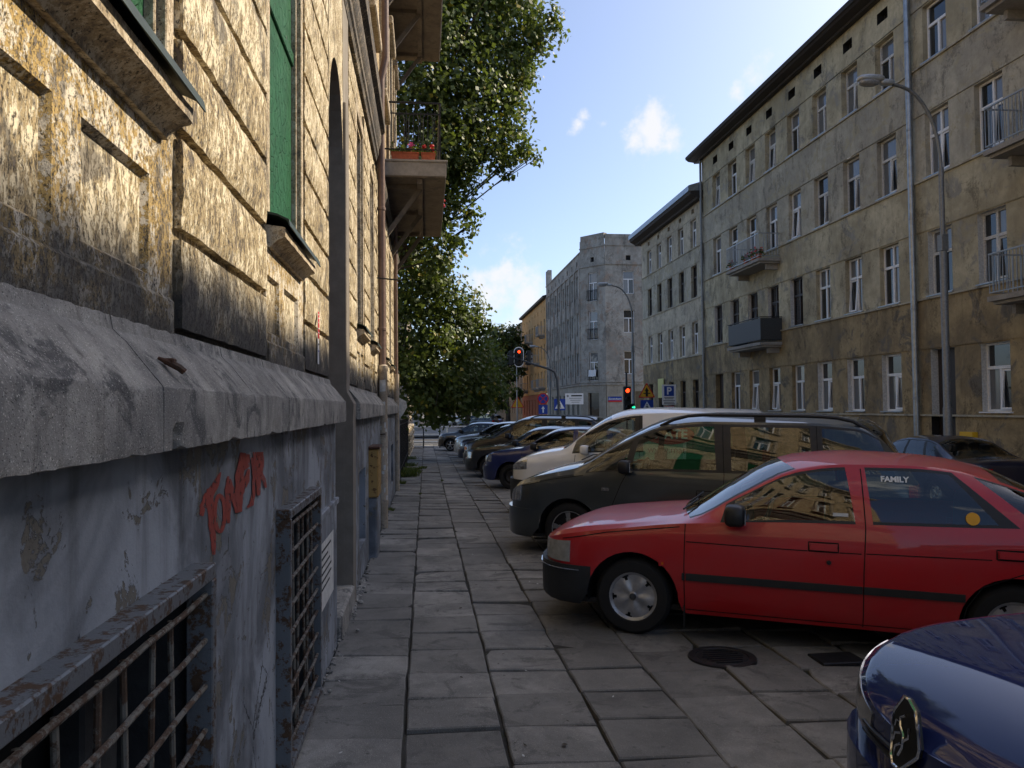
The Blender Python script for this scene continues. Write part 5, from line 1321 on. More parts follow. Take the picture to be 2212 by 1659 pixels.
# ---- body shapes (metres from the nose)
ESC=dict(L=4.08,hw=.845,sill=.20,r=.288,ra=.345,ax=(.80,3.325),bumper=.50,nose=(.50,2.9,.30,4.),
 zS=[(0,.63),(.06,.66),(.3,.735),(.7,.80),(1.2,.865),(1.8,.895),(3.0,.925),(3.7,.945),(4.08,.90)],
 wS=[(0,.80),(.5,.80),(1.2,.80),(2.5,.805),(3.4,.79),(4.08,.75)],
 R=[(0,.74,.645),(.3,.72,.765),(.8,.71,.835),(1.22,.70,.885),(1.6,.655,1.085),(1.98,.60,1.275),(2.3,.585,1.325),(2.7,.58,1.33),(3.0,.575,1.305),(3.3,.585,1.225),(3.66,.63,1.08),(3.92,.66,.975),(4.08,.66,.90)],
 C=[(0,.64),(.06,.69),(.3,.79),(.8,.87),(1.12,.915),(1.5,1.14),(1.84,1.325),(2.0,1.365),(2.4,1.395),(2.9,1.375),(3.25,1.315),(3.65,1.13),(3.9,1.0),(4.02,.96),(4.08,.85)],
 cols=[(1.18,1.22,1.12,'body','windscreen'),(1.44,1.48,1.38,'black','windscreen'),(1.50,1.55,1.44,'g1','windscreen'),(1.92,1.98,1.84,'g1','body'),(2.36,2.30,2.28,'body','body'),(2.47,2.43,2.4,'g2','body'),(3.26,2.94,2.92,'black','body'),(3.37,2.97,2.96,'body','body'),(3.50,3.10,3.08,'g3','body'),(3.60,3.30,3.25,'g3','rear_window'),(3.84,3.64,3.63,'body','rear_window'),(3.96,3.92,3.9,'body','body')],
 lamp=(.012,.31,lambda x:.515+.02*x,lambda x:.65+.10*x),tail=(3.99,4.075,.60,.82),handles=[(2.06,.735),(3.22,.755)],mirror=(1.55,.955),seatx=(2.25,3.2),dash=1.42,grille=(.56,.62,.36),strip=(.455,.505,(1.17,1.19),(1.2,2.395),(2.405,3.02)),
 seams=[[(1.19,.20),(1.185,.55),(1.19,.86)],[(2.40,.22),(2.405,.6),(2.42,.90),(2.405,1.30)],[(3.52,.92),(3.50,.80),(3.40,.68),(3.12,.56),(3.03,.42),(2.99,.24)],[(1.2,.235),(2.0,.232),(2.98,.238)],[(1.2,.735),(1.7,.728),(2.04,.726)],[(2.25,.726),(2.39,.727)],[(2.42,.73),(3.18,.742)],[(.24,.69),(.6,.765),(1.15,.838)],[(3.5,.93),(3.22,1.18),(3.06,1.28)]])
MPV=dict(L=4.63,hw=.905,sill=.20,r=.318,ra=.375,ax=(.93,3.77),bumper=.54,nose=(.62,2.6,.30,4.),
 zS=[(0,.66),(.05,.70),(.25,.80),(.6,.90),(1.0,.975),(1.6,1.02),(3.0,1.04),(4.3,1.06),(4.63,1.0)],wS=[(0,.84),(1,.865),(3,.87),(4.63,.83)],
 R=[(0,.78,.68),(.3,.78,.865),(.7,.77,.97),(.98,.765,1.035),(1.5,.715,1.33),(2.05,.665,1.565),(2.5,.655,1.61),(3.5,.65,1.61),(4.0,.64,1.58),(4.3,.655,1.42),(4.5,.71,1.12),(4.63,.72,1.0)],
 C=[(0,.66),(.05,.75),(.3,.91),(.65,1.03),(.92,1.10),(1.5,1.44),(1.98,1.645),(2.4,1.70),(3.4,1.705),(4.1,1.665),(4.3,1.56),(4.5,1.22),(4.58,1.1),(4.63,.95)],
 cols=[(.98,1.0,.93,'body','windscreen'),(1.12,1.18,1.06,'g1','windscreen'),(1.58,1.66,1.54,'black','windscreen'),(1.66,1.74,1.62,'g2','windscreen'),(1.98,2.06,1.98,'g2','body'),(2.62,2.56,2.5,'black','body'),(2.78,2.74,2.7,'g3','body'),(3.60,3.56,3.5,'black','body'),(3.72,3.68,3.6,'g4','body'),(4.12,4.0,4.05,'g4','rear_window'),(4.40,4.22,4.35,'body','rear_window'),(4.52,4.5,4.52,'body','body')],
 lamp=(.02,.30,lambda x:.60+.08*x,lambda x:.685+.42*x),tail=(4.5,4.62,.75,1.0),handles=[(2.42,.80),(3.4,.81)],mirror=(1.62,1.09),seatx=(2.5,3.35),dash=1.35,grille=(.62,.67,.34),ind=(1.33,.80),
 seams=[[(1.50,.22),(1.44,.6),(1.56,.9),(1.62,1.01)],[(2.66,.22),(2.68,.7),(2.70,1.03),(2.66,1.58)],[(3.62,1.05),(3.60,.85),(3.38,.6),(3.34,.24)],[(1.5,.23),(2.64,.23)],[(.3,.80),(.7,.90),(1.1,.965)],[(3.66,1.06),(3.63,1.58)]])
VAN=dict(L=4.25,hw=.87,sill=.22,r=.31,ra=.365,ax=(.88,3.55),bumper=.60,nose=(.62,2.5,.2,5.),
 zS=[(0,.76),(.1,.83),(.4,.94),(.9,1.02),(1.3,1.06),(3.0,1.10),(4.25,1.10)],wS=[(0,.80),(1,.82),(2,.84),(4.25,.83)],
 R=[(0,.74,.78),(.3,.74,.95),(.7,.74,1.05),(.98,.735,1.10),(1.4,.70,1.40),(1.8,.665,1.62),(2.2,.67,1.71),(3,.68,1.735),(4.1,.68,1.725),(4.2,.70,1.5),(4.25,.72,1.1)],
 C=[(0,.78),(.06,.86),(.3,1.0),(.7,1.11),(.92,1.155),(1.35,1.48),(1.72,1.70),(2.0,1.785),(2.6,1.82),(4.05,1.80),(4.15,1.72),(4.25,1.2)],
 cols=[(.98,1.0,.93,'body','windscreen'),(1.18,1.24,1.12,'g1','windscreen'),(1.72,1.80,1.72,'g1','body'),(2.22,2.18,2.15,'black','body'),(2.34,2.30,2.3,'body','body'),(4.1,4.06,4.05,'body','body')],
 lamp=(.035,.42,lambda x:.74+.10*x,lambda x:.82+.36*x),tail=(4.12,4.24,.7,1.2),handles=[(2.08,.95),(2.5,.95)],mirror=(1.42,1.13),seatx=(2.15,2.5),dash=1.3,grille=(.64,.74,.4),
 seams=[[(1.20,.24),(1.22,.8),(1.24,1.04)],[(2.28,.24),(2.28,1.06),(2.26,1.70)],[(3.1,.6),(3.1,1.08),(3.1,1.7)],[(1.2,.25),(2.28,.25)],[(2.3,.7),(3.1,.7)]])
HAT=dict(L=3.95,hw=.83,sill=.20,r=.292,ra=.345,ax=(.80,3.27),bumper=.52,nose=(.60,2.5,.32,3.6),
 zS=[(0,.66),(.06,.70),(.3,.785),(.7,.845),(1.1,.89),(1.7,.925),(3.0,.965),(3.8,.985),(3.95,.92)],wS=[(0,.77),(.8,.785),(2.4,.79),(3.4,.775),(3.95,.73)],
 R=[(0,.72,.68),(.3,.71,.82),(.7,.70,.895),(1.02,.695,.935),(1.45,.655,1.16),(1.85,.605,1.33),(2.3,.59,1.385),(2.8,.585,1.38),(3.2,.585,1.325),(3.55,.62,1.16),(3.8,.655,1.01),(3.95,.66,.93)],
 C=[(0,.67),(.06,.74),(.3,.85),(.7,.93),(.98,.975),(1.4,1.22),(1.74,1.385),(2.0,1.425),(2.5,1.445),(3.0,1.42),(3.3,1.36),(3.6,1.15),(3.82,1.0),(3.9,.96),(3.95,.85)],
 cols=[(1.02,1.05,.98,'body','windscreen'),(1.28,1.33,1.22,'g1','windscreen'),(1.80,1.86,1.74,'g1','body'),(2.22,2.20,2.2,'body','body'),(2.32,2.30,2.3,'g2','body'),(3.02,2.92,2.9,'body','body'),(3.18,3.04,3.0,'g3','body'),(3.36,3.2,3.25,'g3','rear_window'),(3.52,3.42,3.5,'body','rear_window'),(3.80,3.78,3.8,'body','body')],
 lamp=(.015,.33,lambda x:.60+.05*x,lambda x:.69+.30*x),tail=(3.84,3.945,.62,.9),handles=[(2.0,.78),(2.95,.80)],mirror=(1.36,.99),seatx=(2.12,3.0),dash=1.28,grille=(.58,.63,.34),ind=(1.05,.72),
 seams=[[(1.05,.22),(1.04,.6),(1.06,.88)],[(2.26,.22),(2.27,.7),(2.28,.94),(2.25,1.36)],[(3.1,.95),(3.05,.75),(2.9,.6),(2.86,.24)],[(1.05,.23),(2.86,.235)],[(.28,.77),(.6,.82),(1.0,.872)]])
SED=dict(HAT); SED.update(L=4.45,ax=(.86,3.46),nose=(.6,2.6,.35,3.2),
 zS=[(0,.62),(.06,.66),(.3,.74),(.8,.82),(1.3,.87),(2.,.90),(3.2,.93),(4.2,.95),(4.45,.90)],wS=[(0,.78),(.8,.79),(2.4,.79),(3.6,.77),(4.45,.73)],
 R=[(0,.72,.64),(.3,.71,.77),(.8,.70,.855),(1.22,.69,.90),(1.7,.64,1.14),(2.1,.585,1.29),(2.5,.575,1.33),(2.9,.575,1.325),(3.2,.58,1.27),(3.6,.62,1.09),(3.9,.66,.985),(4.3,.67,.955),(4.45,.67,.90)],
 C=[(0,.63),(.06,.69),(.3,.80),(.8,.89),(1.15,.935),(1.6,1.19),(1.98,1.345),(2.3,1.385),(2.8,1.385),(3.1,1.335),(3.5,1.14),(3.85,1.01),(4.3,.98),(4.45,.85)],
 cols=[(1.2,1.24,1.15,'body','windscreen'),(1.45,1.5,1.4,'g1','windscreen'),(2.05,2.1,1.98,'g1','body'),(2.42,2.38,2.35,'black','body'),(2.5,2.46,2.42,'g2','body'),(3.1,2.9,2.9,'black','body'),(3.18,2.98,2.98,'g3','body'),(3.42,3.25,3.1,'body','rear_window'),(3.92,3.88,3.85,'body','body')],
 tail=(4.32,4.44,.65,.85),handles=[(2.15,.78),(3.05,.80)],mirror=(1.56,.96),seatx=(2.3,3.15),dash=1.45,
 seams=[[(1.22,.22),(1.2,.6),(1.22,.86)],[(2.46,.22),(2.46,.9),(2.42,1.3)],[(3.3,.92),(3.2,.6),(3.05,.24)],[(1.2,.23),(3.05,.23)]])
P_red=paint('red_paint',(.40,.006,.010),0,rough=.4,dirt=.07,coat=.6)
P_green=paint('dark_green_grey_paint',(.045,.053,.055),.35,rough=.33,dirt=.07,coat=.9)
P_white=paint('white_paint',(.74,.74,.73),0,rough=.4,dirt=.1); P_blue=paint('blue_paint',(.012,.022,.115),.2,rough=.3,dirt=.07); P_black=paint('black_paint',(.012,.012,.014),.2,rough=.3,dirt=.07)
P_navy=paint('navy_paint',(.006,.014,.085),.0,rough=.6,dirt=.02,coat=1.,spec=.05); P_silver=paint('silver_paint',(.42,.41,.39),.6,rough=.35,dirt=.2); P_brown=paint('dark_brown_paint',(.022,.018,.017),.3,rough=.3,dirt=.07); P_dkblue=paint('dark_blue_paint',(.012,.016,.04),.3,rough=.3,dirt=.07)
RC,rc=car(ESC,'red five door hatchback with black bumpers and silver wheel covers',(1366,1371),25,1.075,P_red,dict(blackbumper=True,lampmat='lampdull',wheel='cover'))
# red car extras
for mir in (False,True): rc.patch(.02,.40,.466,.474,.012,10,1,mirror=mir).build('bumper_trim',M['chrome'],RC,smooth=40)
rc.patch(1.0,1.05,.545,.585,.006,2,2).build('repeater',P_red,RC); rc.patch(1.02,1.035,.556,.574,.009,2,2).build('repeater_lens',M['amber'],RC)
p=rc.side(2.18,.655,.004); MB().lathe([(0,.008),(.014,.008),(.017,0)],14,Matrix.Translation(p)@Matrix.Rotation(R(90),4,'X')).build('door_lock',M['trim'],RC)
for sg in (-1,1): MB().box(1.18,1.19,sg*(.82)-.1*(sg>0),sg*(.82)+.1*(sg<0),.10,.40).build('mud_flap',M['trim'],RC)
MB().tube([(.1,-.25,.80),(.1,-.25,.80)],.001,4)
tm=textmesh('window_sticker','FAMILY',.055,M['s_white'],bold=.002); p=rc.side(2.62,1.235,.014); put('window_sticker',tm,RC,p,(R(75),0,0))
p=rc.side(3.08,1.0,.012); MB().lathe([(0,.002),(.042,.002),(.043,0)],20,Matrix.Translation(p)@Matrix.Rotation(R(78),4,'X')).build('round_sticker',M['s_yellow'],RC)
p=rc.side(2.26,.985,.010); thin_=MB().box(-.05,.05,-.001,.001,-.012,.012).build('small_sticker',M['galv'],RC,loc=p,rot=(R(-14),0,0))
AL,ac=car(MPV,'dark green grey minivan with black roof rails',(1229,1203),29,1.075,P_green,dict(wheel='alloy',rails=(1.95,4.15),tinted=('g3','g4'),glass='greenglass'))
VA,vc=car(VAN,'white delivery van with red and pale green lettering on its side',(1195,1119),25,1.07,P_white,dict(blackbumper=True,wheel='steel',paintmirror=True),cat='van')
M['l_green']=flat('pale_green_vinyl',(.30,.52,.42)); M['l_dgreen']=flat('dark_green_vinyl',(.02,.16,.10)); M['l_red']=flat('red_vinyl',(.50,.03,.03))
def vpatch(x0,x1,z0,z1,mat,off,name='livery_panel'): vc.patch(x0,x1,z0,z1,off,12,4,thick=False).build(name,M[mat],VA)
vpatch(1.95,2.9,.72,1.02,'l_green',.004); vpatch(2.34,2.95,1.02,1.30,'l_green',.004); vpatch(1.62,2.95,.90,1.0,'l_red',.007); vpatch(3.0,4.15,.7,1.62,'l_dgreen',.004)
m=MB(); cx,cz=2.72,1.40; ring=[m.vert(vc.side(cx+.40*math.cos(a),cz+.155*math.sin(a),.010)) for a in [2*math.pi*k/28 for k in range(28)]]; m.face(ring); m.build('livery_oval',M['l_red'],VA)
put('livery_text',textmesh('livery_text','MATE',.20,M['s_white'],bold=.006),VA,vc.side(2.76,1.40,.022),(R(81),0,0))
put('livery_text',textmesh('livery_text','www.mat',.15,M['s_black']),VA,vc.side(2.70,1.16,.022),(R(85),0,0))
car(HAT,'dark blue hatchback parked between the white van and the black hatchback',(1103,1058),25,1.07,P_blue,dict(wheel='steel'))
car(ESC,'black hatchback with square clear headlights beside the black minivan',(1056,1033),25,1.07,P_black,dict(wheel='cover'))
VOY=dict(MPV); VOY.update(L=4.8,ax=(.95,3.95),lamp=(.03,.30,lambda x:.62,lambda x:.74+.15*x)); 
VY,vy=car(VOY,'black minivan with roof rack and amber corner lamps',None,26,1.06,P_black,dict(wheel='alloy',rails=(2.2,4.2),tinted=('g2','g3','g4')),at=(1.9,24.3))
vy.patch(.13,.27,.64,.73,.010,4,3).build('indicator',M['amber'],VY)
car(HAT,'small dark blue hatchback with round headlights beside the silver car',None,26,1.03,P_dkblue,dict(wheel='steel'),at=(1.75,28.4))
car(HAT,'silver hatchback standing behind the small dark blue car',None,26,1.06,P_silver,dict(wheel='cover'),at=(1.75,32.0))
car(HAT,'dark brown hatchback with bright five spoke wheels near the railing',None,24,1.0,P_brown,dict(wheel='alloy'),at=(1.18,38.3))
# the near blue car, cut by the corner of the picture
PG,pg=car(HAT,'glossy navy hatchback with a chrome lion badge on its nose',None,4,1.02,P_navy,dict(wheel='alloy'),at=(2.35,1.63))
bz=.70; bx_=pg.flank(.0008,bz).x; ring=[(-.01,.112),(.02,.112),(.082,.045),(.085,.02),(.05,-.09),(.025,-.112),(-.02,-.112),(-.082,-.045),(-.085,-.02),(-.045,.085)]
m=MB(); m.prism([(u*1.0,v) for u,v in ring],0,.014,lambda u,v,d:(bx_-.012-d+.18*(v+.02)+abs(u)*.2,u,bz+v)); m.build('badge_field',M['s_black'],PG)
m=MB(); m.tube([(bx_-.027+.18*(v+.02)+abs(u)*.2,u,bz+v) for u,v in ring+ring[:1]],.006,6); m.build('badge_ring',M['chrome'],PG,smooth=50)
for pts in [[(-.01,.06),(.015,.045),(.01,.02),(-.015,.0),(-.02,-.04),(-.005,-.07)],[(.012,.03),(.035,.03),(.04,.01)],[(.0,0),(.03,-.01),(.035,-.035)],[(-.02,-.02),(-.045,.0),(-.04,.03)],[(-.01,-.03),(.02,-.05),(.015,-.08)]]:
    MB().tube([(bx_-.028+.18*(v+.02),u,bz+v) for u,v in pts],.0045,6).build('badge_lion',M['chrome'],PG,smooth=50)
# across the street and beyond the crossing
def plaincar(sp,label,x,y,rz,s,pm,o,group):
    e=empty('car',(x,y,G(x,y) if y<47 else -.61),label=label,cat='car',group=group); e.rotation_euler=(0,0,rz); e.scale=(s,s,s); make_car(sp,e,pm,o); return e
plaincar(SED,'dark blue sedan parked along the far kerb below the tall lamp post',11.0,18.3,R(-90),1.06,P_dkblue,dict(wheel='cover'),'cars parked beyond')
plaincar(ESC,'beige car parked beyond the crossing under the trees',1.0,100,R(-25),1.0,P_silver,dict(wheel='steel'),'cars parked beyond')
plaincar(MPV,'black van parked beyond the crossing with red tail lamp',3.6,86,R(-30),1.0,P_black,dict(wheel='steel'),'cars parked beyond')
plaincar(HAT,'blue car far down the street',9.0,98,R(90),1.0,P_blue,dict(wheel='steel'),'cars parked beyond')
plaincar(SED,'dark car parked at the far kerb near the corner house',10.9,76,R(90),1.0,P_black,dict(wheel='steel'),'cars parked beyond')
# ================================================================ street furniture
M['lampglass']=plain('lamp_bowl',(.30,.31,.32),.15,.2); M['lamphead']=plain('lamp_housing',(.45,.47,.48),.4,.4)
M['red_on']=emit('red_signal',(1,.045,.008),1.7); M['green_on']=emit('green_signal',(.02,.8,.35),1.0); M['lens_off']=plain('signal_lens_off',(.02,.015,.01),.3)
def street_lamp(x,y,label,h=8.0,reach=1.22,top=9.8,dir=-1,low=True):
    z=G(x,y) if y<47 else -.5; e=empty('street_lamp',(x,y,z),label=label,cat='street lamp',group='curved arm street lamps'); H=top-z
    m=MB(); m.lathe([(.0,0),(.10,0),(.10,1.9),(.085,1.95),(.085,H-4.2),(.07,H-4.1),(0,H-4.1)],14); m.build('pole',M['greypole'],e,smooth=40)
    pts=[(0,0,H-4.2),(0,0,H-2.3)]
    for k in range(9):
        a=math.pi/2*k/8*.93; pts.append((dir*(1.12*(1-math.cos(a))),0,H-2.3+1.95*math.sin(a)*1.02))
    pts.append((dir*(reach),0,H-.27)); m=MB(); m.tube(pts,[.062]*2+[.042]*(len(pts)-2),10); m.build('arm',M['greypole'],e,smooth=50)
    m=MB(); m.cbox(-.09,.09,-.09,.09,H-4.35,H-3.95,.01); m.build('joint_collar',M['greypole'],e)
    hx=dir*(reach+.05)
    m=MB(); blob(m,(hx+dir*.1,0,H-.24),(.18,.10,.07),.6,8); blob(m,(hx+dir*.5,0,H-.17),(.34,.17,.085),.7,10); hd=m.build('lamp_housing',M['lamphead'],e,smooth=60)
    m=MB(); blob(m,(hx+dir*.54,0,H-.25),(.26,.15,.10),.85,10); m.build('lamp_bowl',M['lampglass'],hd,smooth=60)
    return e
street_lamp(12.55,17.55,'tall grey street lamp with curved arm in front of the long tenement')
street_lamp(12.6,46.3,'grey street lamp with curved arm at the crossing carrying road signs',top=9.4,reach=1.25)
street_lamp(12.9,80,'distant street lamp before the grey corner house',top=8.3,reach=1.2)
def plate(name,poly,mat,par,y=0,t=.012,x=0,z=0): return MB().prism([(u+x,v+z) for u,v in poly],y,y+t,lambda u,v,d:(u,d,v)).build(name,M[mat],par)
def rect(w,h): return [(-w/2,-h/2),(w/2,-h/2),(w/2,h/2),(-w/2,h/2)]
def tri(s,rnd=.06):
    h=s*.866; P=[(-s/2,-h/3),(s/2,-h/3),(0,2*h/3)]; o=[]
    for k in range(3):
        p=np.array(P[k]); a=np.array(P[k-1]); b=np.array(P[(k+1)%3]); o+= [tuple(p+(a-p)*rnd),tuple(p+(b-p)*rnd)]
    return o
def disc(r,n=28): return [(r*math.cos(2*math.pi*k/n),r*math.sin(2*math.pi*k/n)) for k in range(n)]
def signpost(x,y,h,label,post=True,r=.03,cat='road sign'):
    z=G(x,y) if y<47 else -.5; e=empty('road_sign',(x,y,z),label=label,cat=cat)
    if post: MB().lathe([(0,0),(r,0),(r,h),(0,h)],10).build('post',M['greypole'],e,smooth=40)
    return e
def pedestrian(par,w,z):
    plate('plate',rect(w,w),'s_blue',par,-.05,.012,0,z); plate('white_triangle',tri(w*.86,.02),'s_white',par,-.056,.005,0,z-w*.10)
    f=w/1.0
    for pts in [[(0,.16),(.0,.0)],[(0,.0),(.10,-.2)],[(0,0),(-.07,-.1),(-.14,-.22)],[(0,.1),(.1,.0)],[(0,.1),(-.1,.02)]]:
        MB().tube([(a*f,-.062,z-w*.06+b*f) for a,b in pts],.025*f,5).build('walker',M['s_black'],par)
    plate('walker_head',disc(.045*f,12),'s_black',par,-.064,.004,0,z+.16*f)
# pair on the lamp at the crossing: give-way order triangle over pedestrian sign
s=signpost(13.05,45.0,2.4,'orange priority triangle above a blue pedestrian crossing sign at the crossing')
plate('triangle',tri(1.05),'s_red',s,-.04,.012,0,3.05); plate('triangle_field',tri(.86),'s_yellow',s,-.046,.005,0,3.05)
plate('arrow_stem',[(-.07,-.2),(.07,-.2),(.07,.12),(.13,.12),(0,.34),(-.13,.12),(-.07,.12)],'s_black',s,-.052,.005,0,3.02); plate('arrow_bar',rect(.42,.06),'s_black',s,-.0525,.004,0,3.0)
pedestrian(s,.78,2.22); MB().tube([(0,0,2.4),(0,0,3.4)],.028,8).build('post_top',M['greypole'],s)
# parking sign
s=signpost(12.1,37.8,3.3,'parking sign with a large white P on blue above small print')
plate('plate',rect(.72,1.0),'s_white',s,-.045,.014,0,2.75); plate('blue_field',rect(.5,.5),'s_blue',s,-.052,.006,0,2.93)
put('letter',textmesh('letter','P',.5,M['s_white'],bold=.015),s,(0,-.055,2.92),(R(90),0,0))
for k,zz in enumerate((2.60,2.54,2.45,2.37,2.30)): plate('print_line',rect([.5,.44,.6,.52,.56][k],.028),'s_black',s,-.049,.003,0,zz)
plate('lower_plate',rect(.5,.42),'s_white',s,-.045,.012,0,1.98); plate('red_edge',rect(.5,.03),'s_red',s,-.048,.003,0,2.17)
for k in range(4): plate('print_line',rect(.36-.05*(k%2),.02),'greypole',s,-.048,.003,0,2.10-.07*k)
s=thing_=empty('poster',(14.12,45.6,2.25),label='pale yellow poster pasted on the beige wall',cat='poster'); MB().box(-.02,.0,-.55,.55,0,1.15).build('sheet',M['s_paleyellow'],s)
# far corner signs
def farpx(px,py,Y): return onY(px,py,Y)
def atpx(px,Y): p=onY(px,880,Y); return p[0]
s=signpost(atpx(1209,64),64,3.0,'blue pedestrian crossing sign on the curved signal mast',post=False); pedestrian(s,.95,2.45)
s=signpost(atpx(1173,68),68,3.4,'round no stopping sign above a blue one way arrow',r=.04)
plate('disc',disc(.5),'s_red',s,-.06,.012,0,3.0); plate('blue_disc',disc(.40),'s_blue',s,-.068,.005,0,3.0)
for a in (45,-45): MB().prism([(u*math.cos(R(a))-v*math.sin(R(a)),u*math.sin(R(a))+v*math.cos(R(a))+3.0) for u,v in rect(.82,.07)],-.076 if a>0 else -.08,-.07,lambda u,v,d:(u,d,v)).build('cross_bar',M['s_red'],s)
plate('square',rect(.8,.8),'s_blue',s,-.06,.012,0,2.05); plate('arrow',[(-.06,-.28),(.06,-.28),(.06,.05),(.17,.05),(0,.3),(-.17,.05),(-.06,.05)],'s_white',s,-.067,.005,0,2.05)
s=signpost(atpx(1243,66.6),66.6,3.6,'white board with dark print standing before the corner house',r=.04,cat='sign board')
plate('board',rect(1.6,.95),'s_white',s,-.06,.015,-.1,2.95); plate('heading',rect(.95,.12),'s_black',s,-.065,.004,.1,3.22); plate('mark',disc(.1,12),'greypole',s,-.065,.004,-.68,3.2)
for k in range(3): plate('print_line',rect(1.1-.2*k,.05),'greypole',s,-.065,.004,0,3.0-.17*k)
p=FC2(dl+.0,0,0); s=empty('street_name_sign',FC3(.75,2.15,.07),label='blue street name plate with a red lower edge on the corner house',cat='sign')
MB().box(-.62,.62,-.02,0,0,.48).build('plate',M['s_blue'],s); MB().box(-.62,.62,-.024,-.0201,0,.14).build('red_edge',M['s_red'],s)
put('lettering',textmesh('lettering','Zeromskiego',.22,M['s_white'],bold=.004),s,(0,-.026,.28),(R(90),0,0))
s=signpost(atpx(1118,96),96,2.6,'small orange warning triangle far down the street',r=.05); plate('triangle',tri(1.7),'s_red',s,-.06,.012,0,2.7); plate('triangle_field',tri(1.4),'s_yellow',s,-.068,.005,0,2.7); MB().bar((0,-.075,2.5),(0,-.075,3.1),.16,.01).build('figure',M['s_black'],s)
# traffic lights
def signal_head(par,x,z,on,w=.34,h=1.0,y=0,board=None,turn=0,s=1.):
    e=MB(); e.cbox(x-w/2*s,x+w/2*s,y-.12,y+.12,z-h/2*s,z+h/2*s,.03); hd=e.build('signal_head',M['s_black'],par)
    if board:
        def ov(k,pad):
            o=[]
            for q in range(24):
                a=2*math.pi*q/24; o.append((x+(w/2*s+pad)*math.cos(a)*1.0,z+(h/2*s-w/2*s)*(1 if math.sin(a)>=0 else -1)+(w/2*s+pad)*math.sin(a)))
            return o
        MB().prism(ov(0,.22),y+.121,y+.13,lambda u,v,d:(u,d,v)).build('backboard_rim',M['s_white'],hd); MB().prism(ov(0,.15),y+.10,y+.1205,lambda u,v,d:(u,d,v)).build('backboard',M['s_black'],hd)
    for k in range(3):
        zz=z+h/2*s-h/6*s-k*h/3*s; Mx=Matrix.Translation((x,y-.12,zz))@Matrix.Rotation(R(90),4,'X')
        MB().lathe([(0,.03),(.07*s,.025),(.115*s,.0)],18,Mx).build('lens',M['red_on'] if (k==0 and on) else M['lens_off'],hd,smooth=60)
        m=MB(); A=[];B=[]
        for q in range(13):
            a=-.25*math.pi+1.5*math.pi*q/12; A.append(m.vert((x+.13*s*math.cos(a),y-.12,zz+.13*s*math.sin(a)))); B.append(m.vert((x+.13*s*math.cos(a),y-.12-(.22 if 2<q<10 else .1)*s,zz+.13*s*math.sin(a))))
        for q in range(12): m.face((A[q],A[q+1],B[q+1],B[q]))
        m.build('visor',M['s_black'],hd)
    return hd
Yt=64.; xt=atpx(1207,Yt); TL=empty('traffic_signal_mast',(xt,Yt,-.5),label='curved signal mast with a red light on an oval backboard over the street',cat='traffic light')
arm=lambda px,py:(onY(px,py,Yt)[0]-xt,0,onY(px,py,Yt)[2]+.5)
pts=[(0,0,0),arm(1206,850),arm(1204,820),arm(1198,803),arm(1186,797),arm(1160,789),arm(1095,768)]; m=MB(); m.tube(pts,[.13,.12,.12,.11,.10,.085,.06],12); m.build('mast',M['bollard'],TL,smooth=50)
a=arm(1121,771); signal_head(TL,a[0],a[2],True,.42,1.25,0,board=True,s=1.0); a=arm(1141,775)
for px in (1104,1143):
    a=arm(px,773); m=MB().cbox(a[0]-.16,a[0]+.16,-.05,.6,a[2]-.6,a[2]+.6,.04); hd=m.build('side_signal',M['s_black'],TL)
    for k in range(3): MB().cbox(a[0]-.30,a[0]+.30,.0,.5,a[2]+.25-.4*k,a[2]+.42-.4*k,.05).build('visor',M['s_black'],hd)
s=empty('thin_pole',(atpx(1117,88),88,-.5),label='thin pale pole beyond the red signal',cat='pole'); MB().lathe([(.07,0),(.06,4),(.05,7.8),(0,7.8)],10).build('pole',M['galv'],s,smooth=40)
x2=atpx(1354,45.6); T2_=empty('traffic_signal_post',(x2,45.6,G(12,45.6)),label='traffic signal with a lit red lamp and green arrow at the near corner',cat='traffic light')
m=MB(); m.lathe([(.06,0),(.06,4.3),(0,4.3)],12); m.build('post',M['bollard'],T2_,smooth=40)
a=onY(1353,862,45.6); signal_head(T2_,0,a[2]-G(12,45.6),True,.40,1.35,-.1,s=1.12)
m=MB(); zz=onY(1353,880,45.6)[2]-G(12,45.6); m.cbox(.24,.46,-.2,.0,zz-.22,zz+.22,.03); ah=m.build('arrow_head',M['s_black'],T2_); plate('green_arrow',[(-.09,-.03),(.02,-.03),(.02,-.08),(.11,0),(.02,.08),(.02,.03),(-.09,.03)],'s_black',ah,-.21,.005,.36,zz)
MB().prism([(u+.36,v+zz) for u,v in [(-.09,-.035),(.02,-.035),(.02,-.09),(.11,0),(.02,.09),(.02,.035),(-.09,.035)]],-.218,-.214,lambda u,v,d:(u,d,v)).build('green_arrow',M['green_on'],ah)
# railing at the crossing
rl=empty('pedestrian_railing',(2.0,47.0,-.45),label='galvanised pedestrian railing across the end of the pavement',cat='railing')
for z in (1.08,.62,.18): MB().tube([(-3.2,0,z),(4.2,0,z)],.036,8).build('rail',M['lamphead'],rl)
for x in (-3.2,-.75,1.7,4.2): MB().tube([(x,0,-.2),(x,0,1.1)],.04,8).build('post',M['lamphead'],rl)
for x,y in ((atpx(914.5,41.2),41.2),(atpx(949.5,42.),42.)): 
    b=empty('bollard',(x,y,G(x,y)),label='slim dark bollard at the end of the slabs',cat='bollard',group='bollards by the railing'); MB().lathe([(0,0),(.045,0),(.045,.02),(.035,.03),(.035,1.02),(.028,1.06),(0,1.07)],12).build('shaft',M['bollard'],b,smooth=40)
hy=empty('stone_post',(-.9,80,-.5),label='pale squat stone post beyond the crossing',cat='post'); MB().lathe([(.0,0),(.55,0),(.55,.25),(.4,.3),(.36,1.1),(.5,1.2),(.5,1.4),(.3,1.8),(.28,2.3),(0,2.4)],12).build('shaft',M['concretelight'],hy,smooth=40)
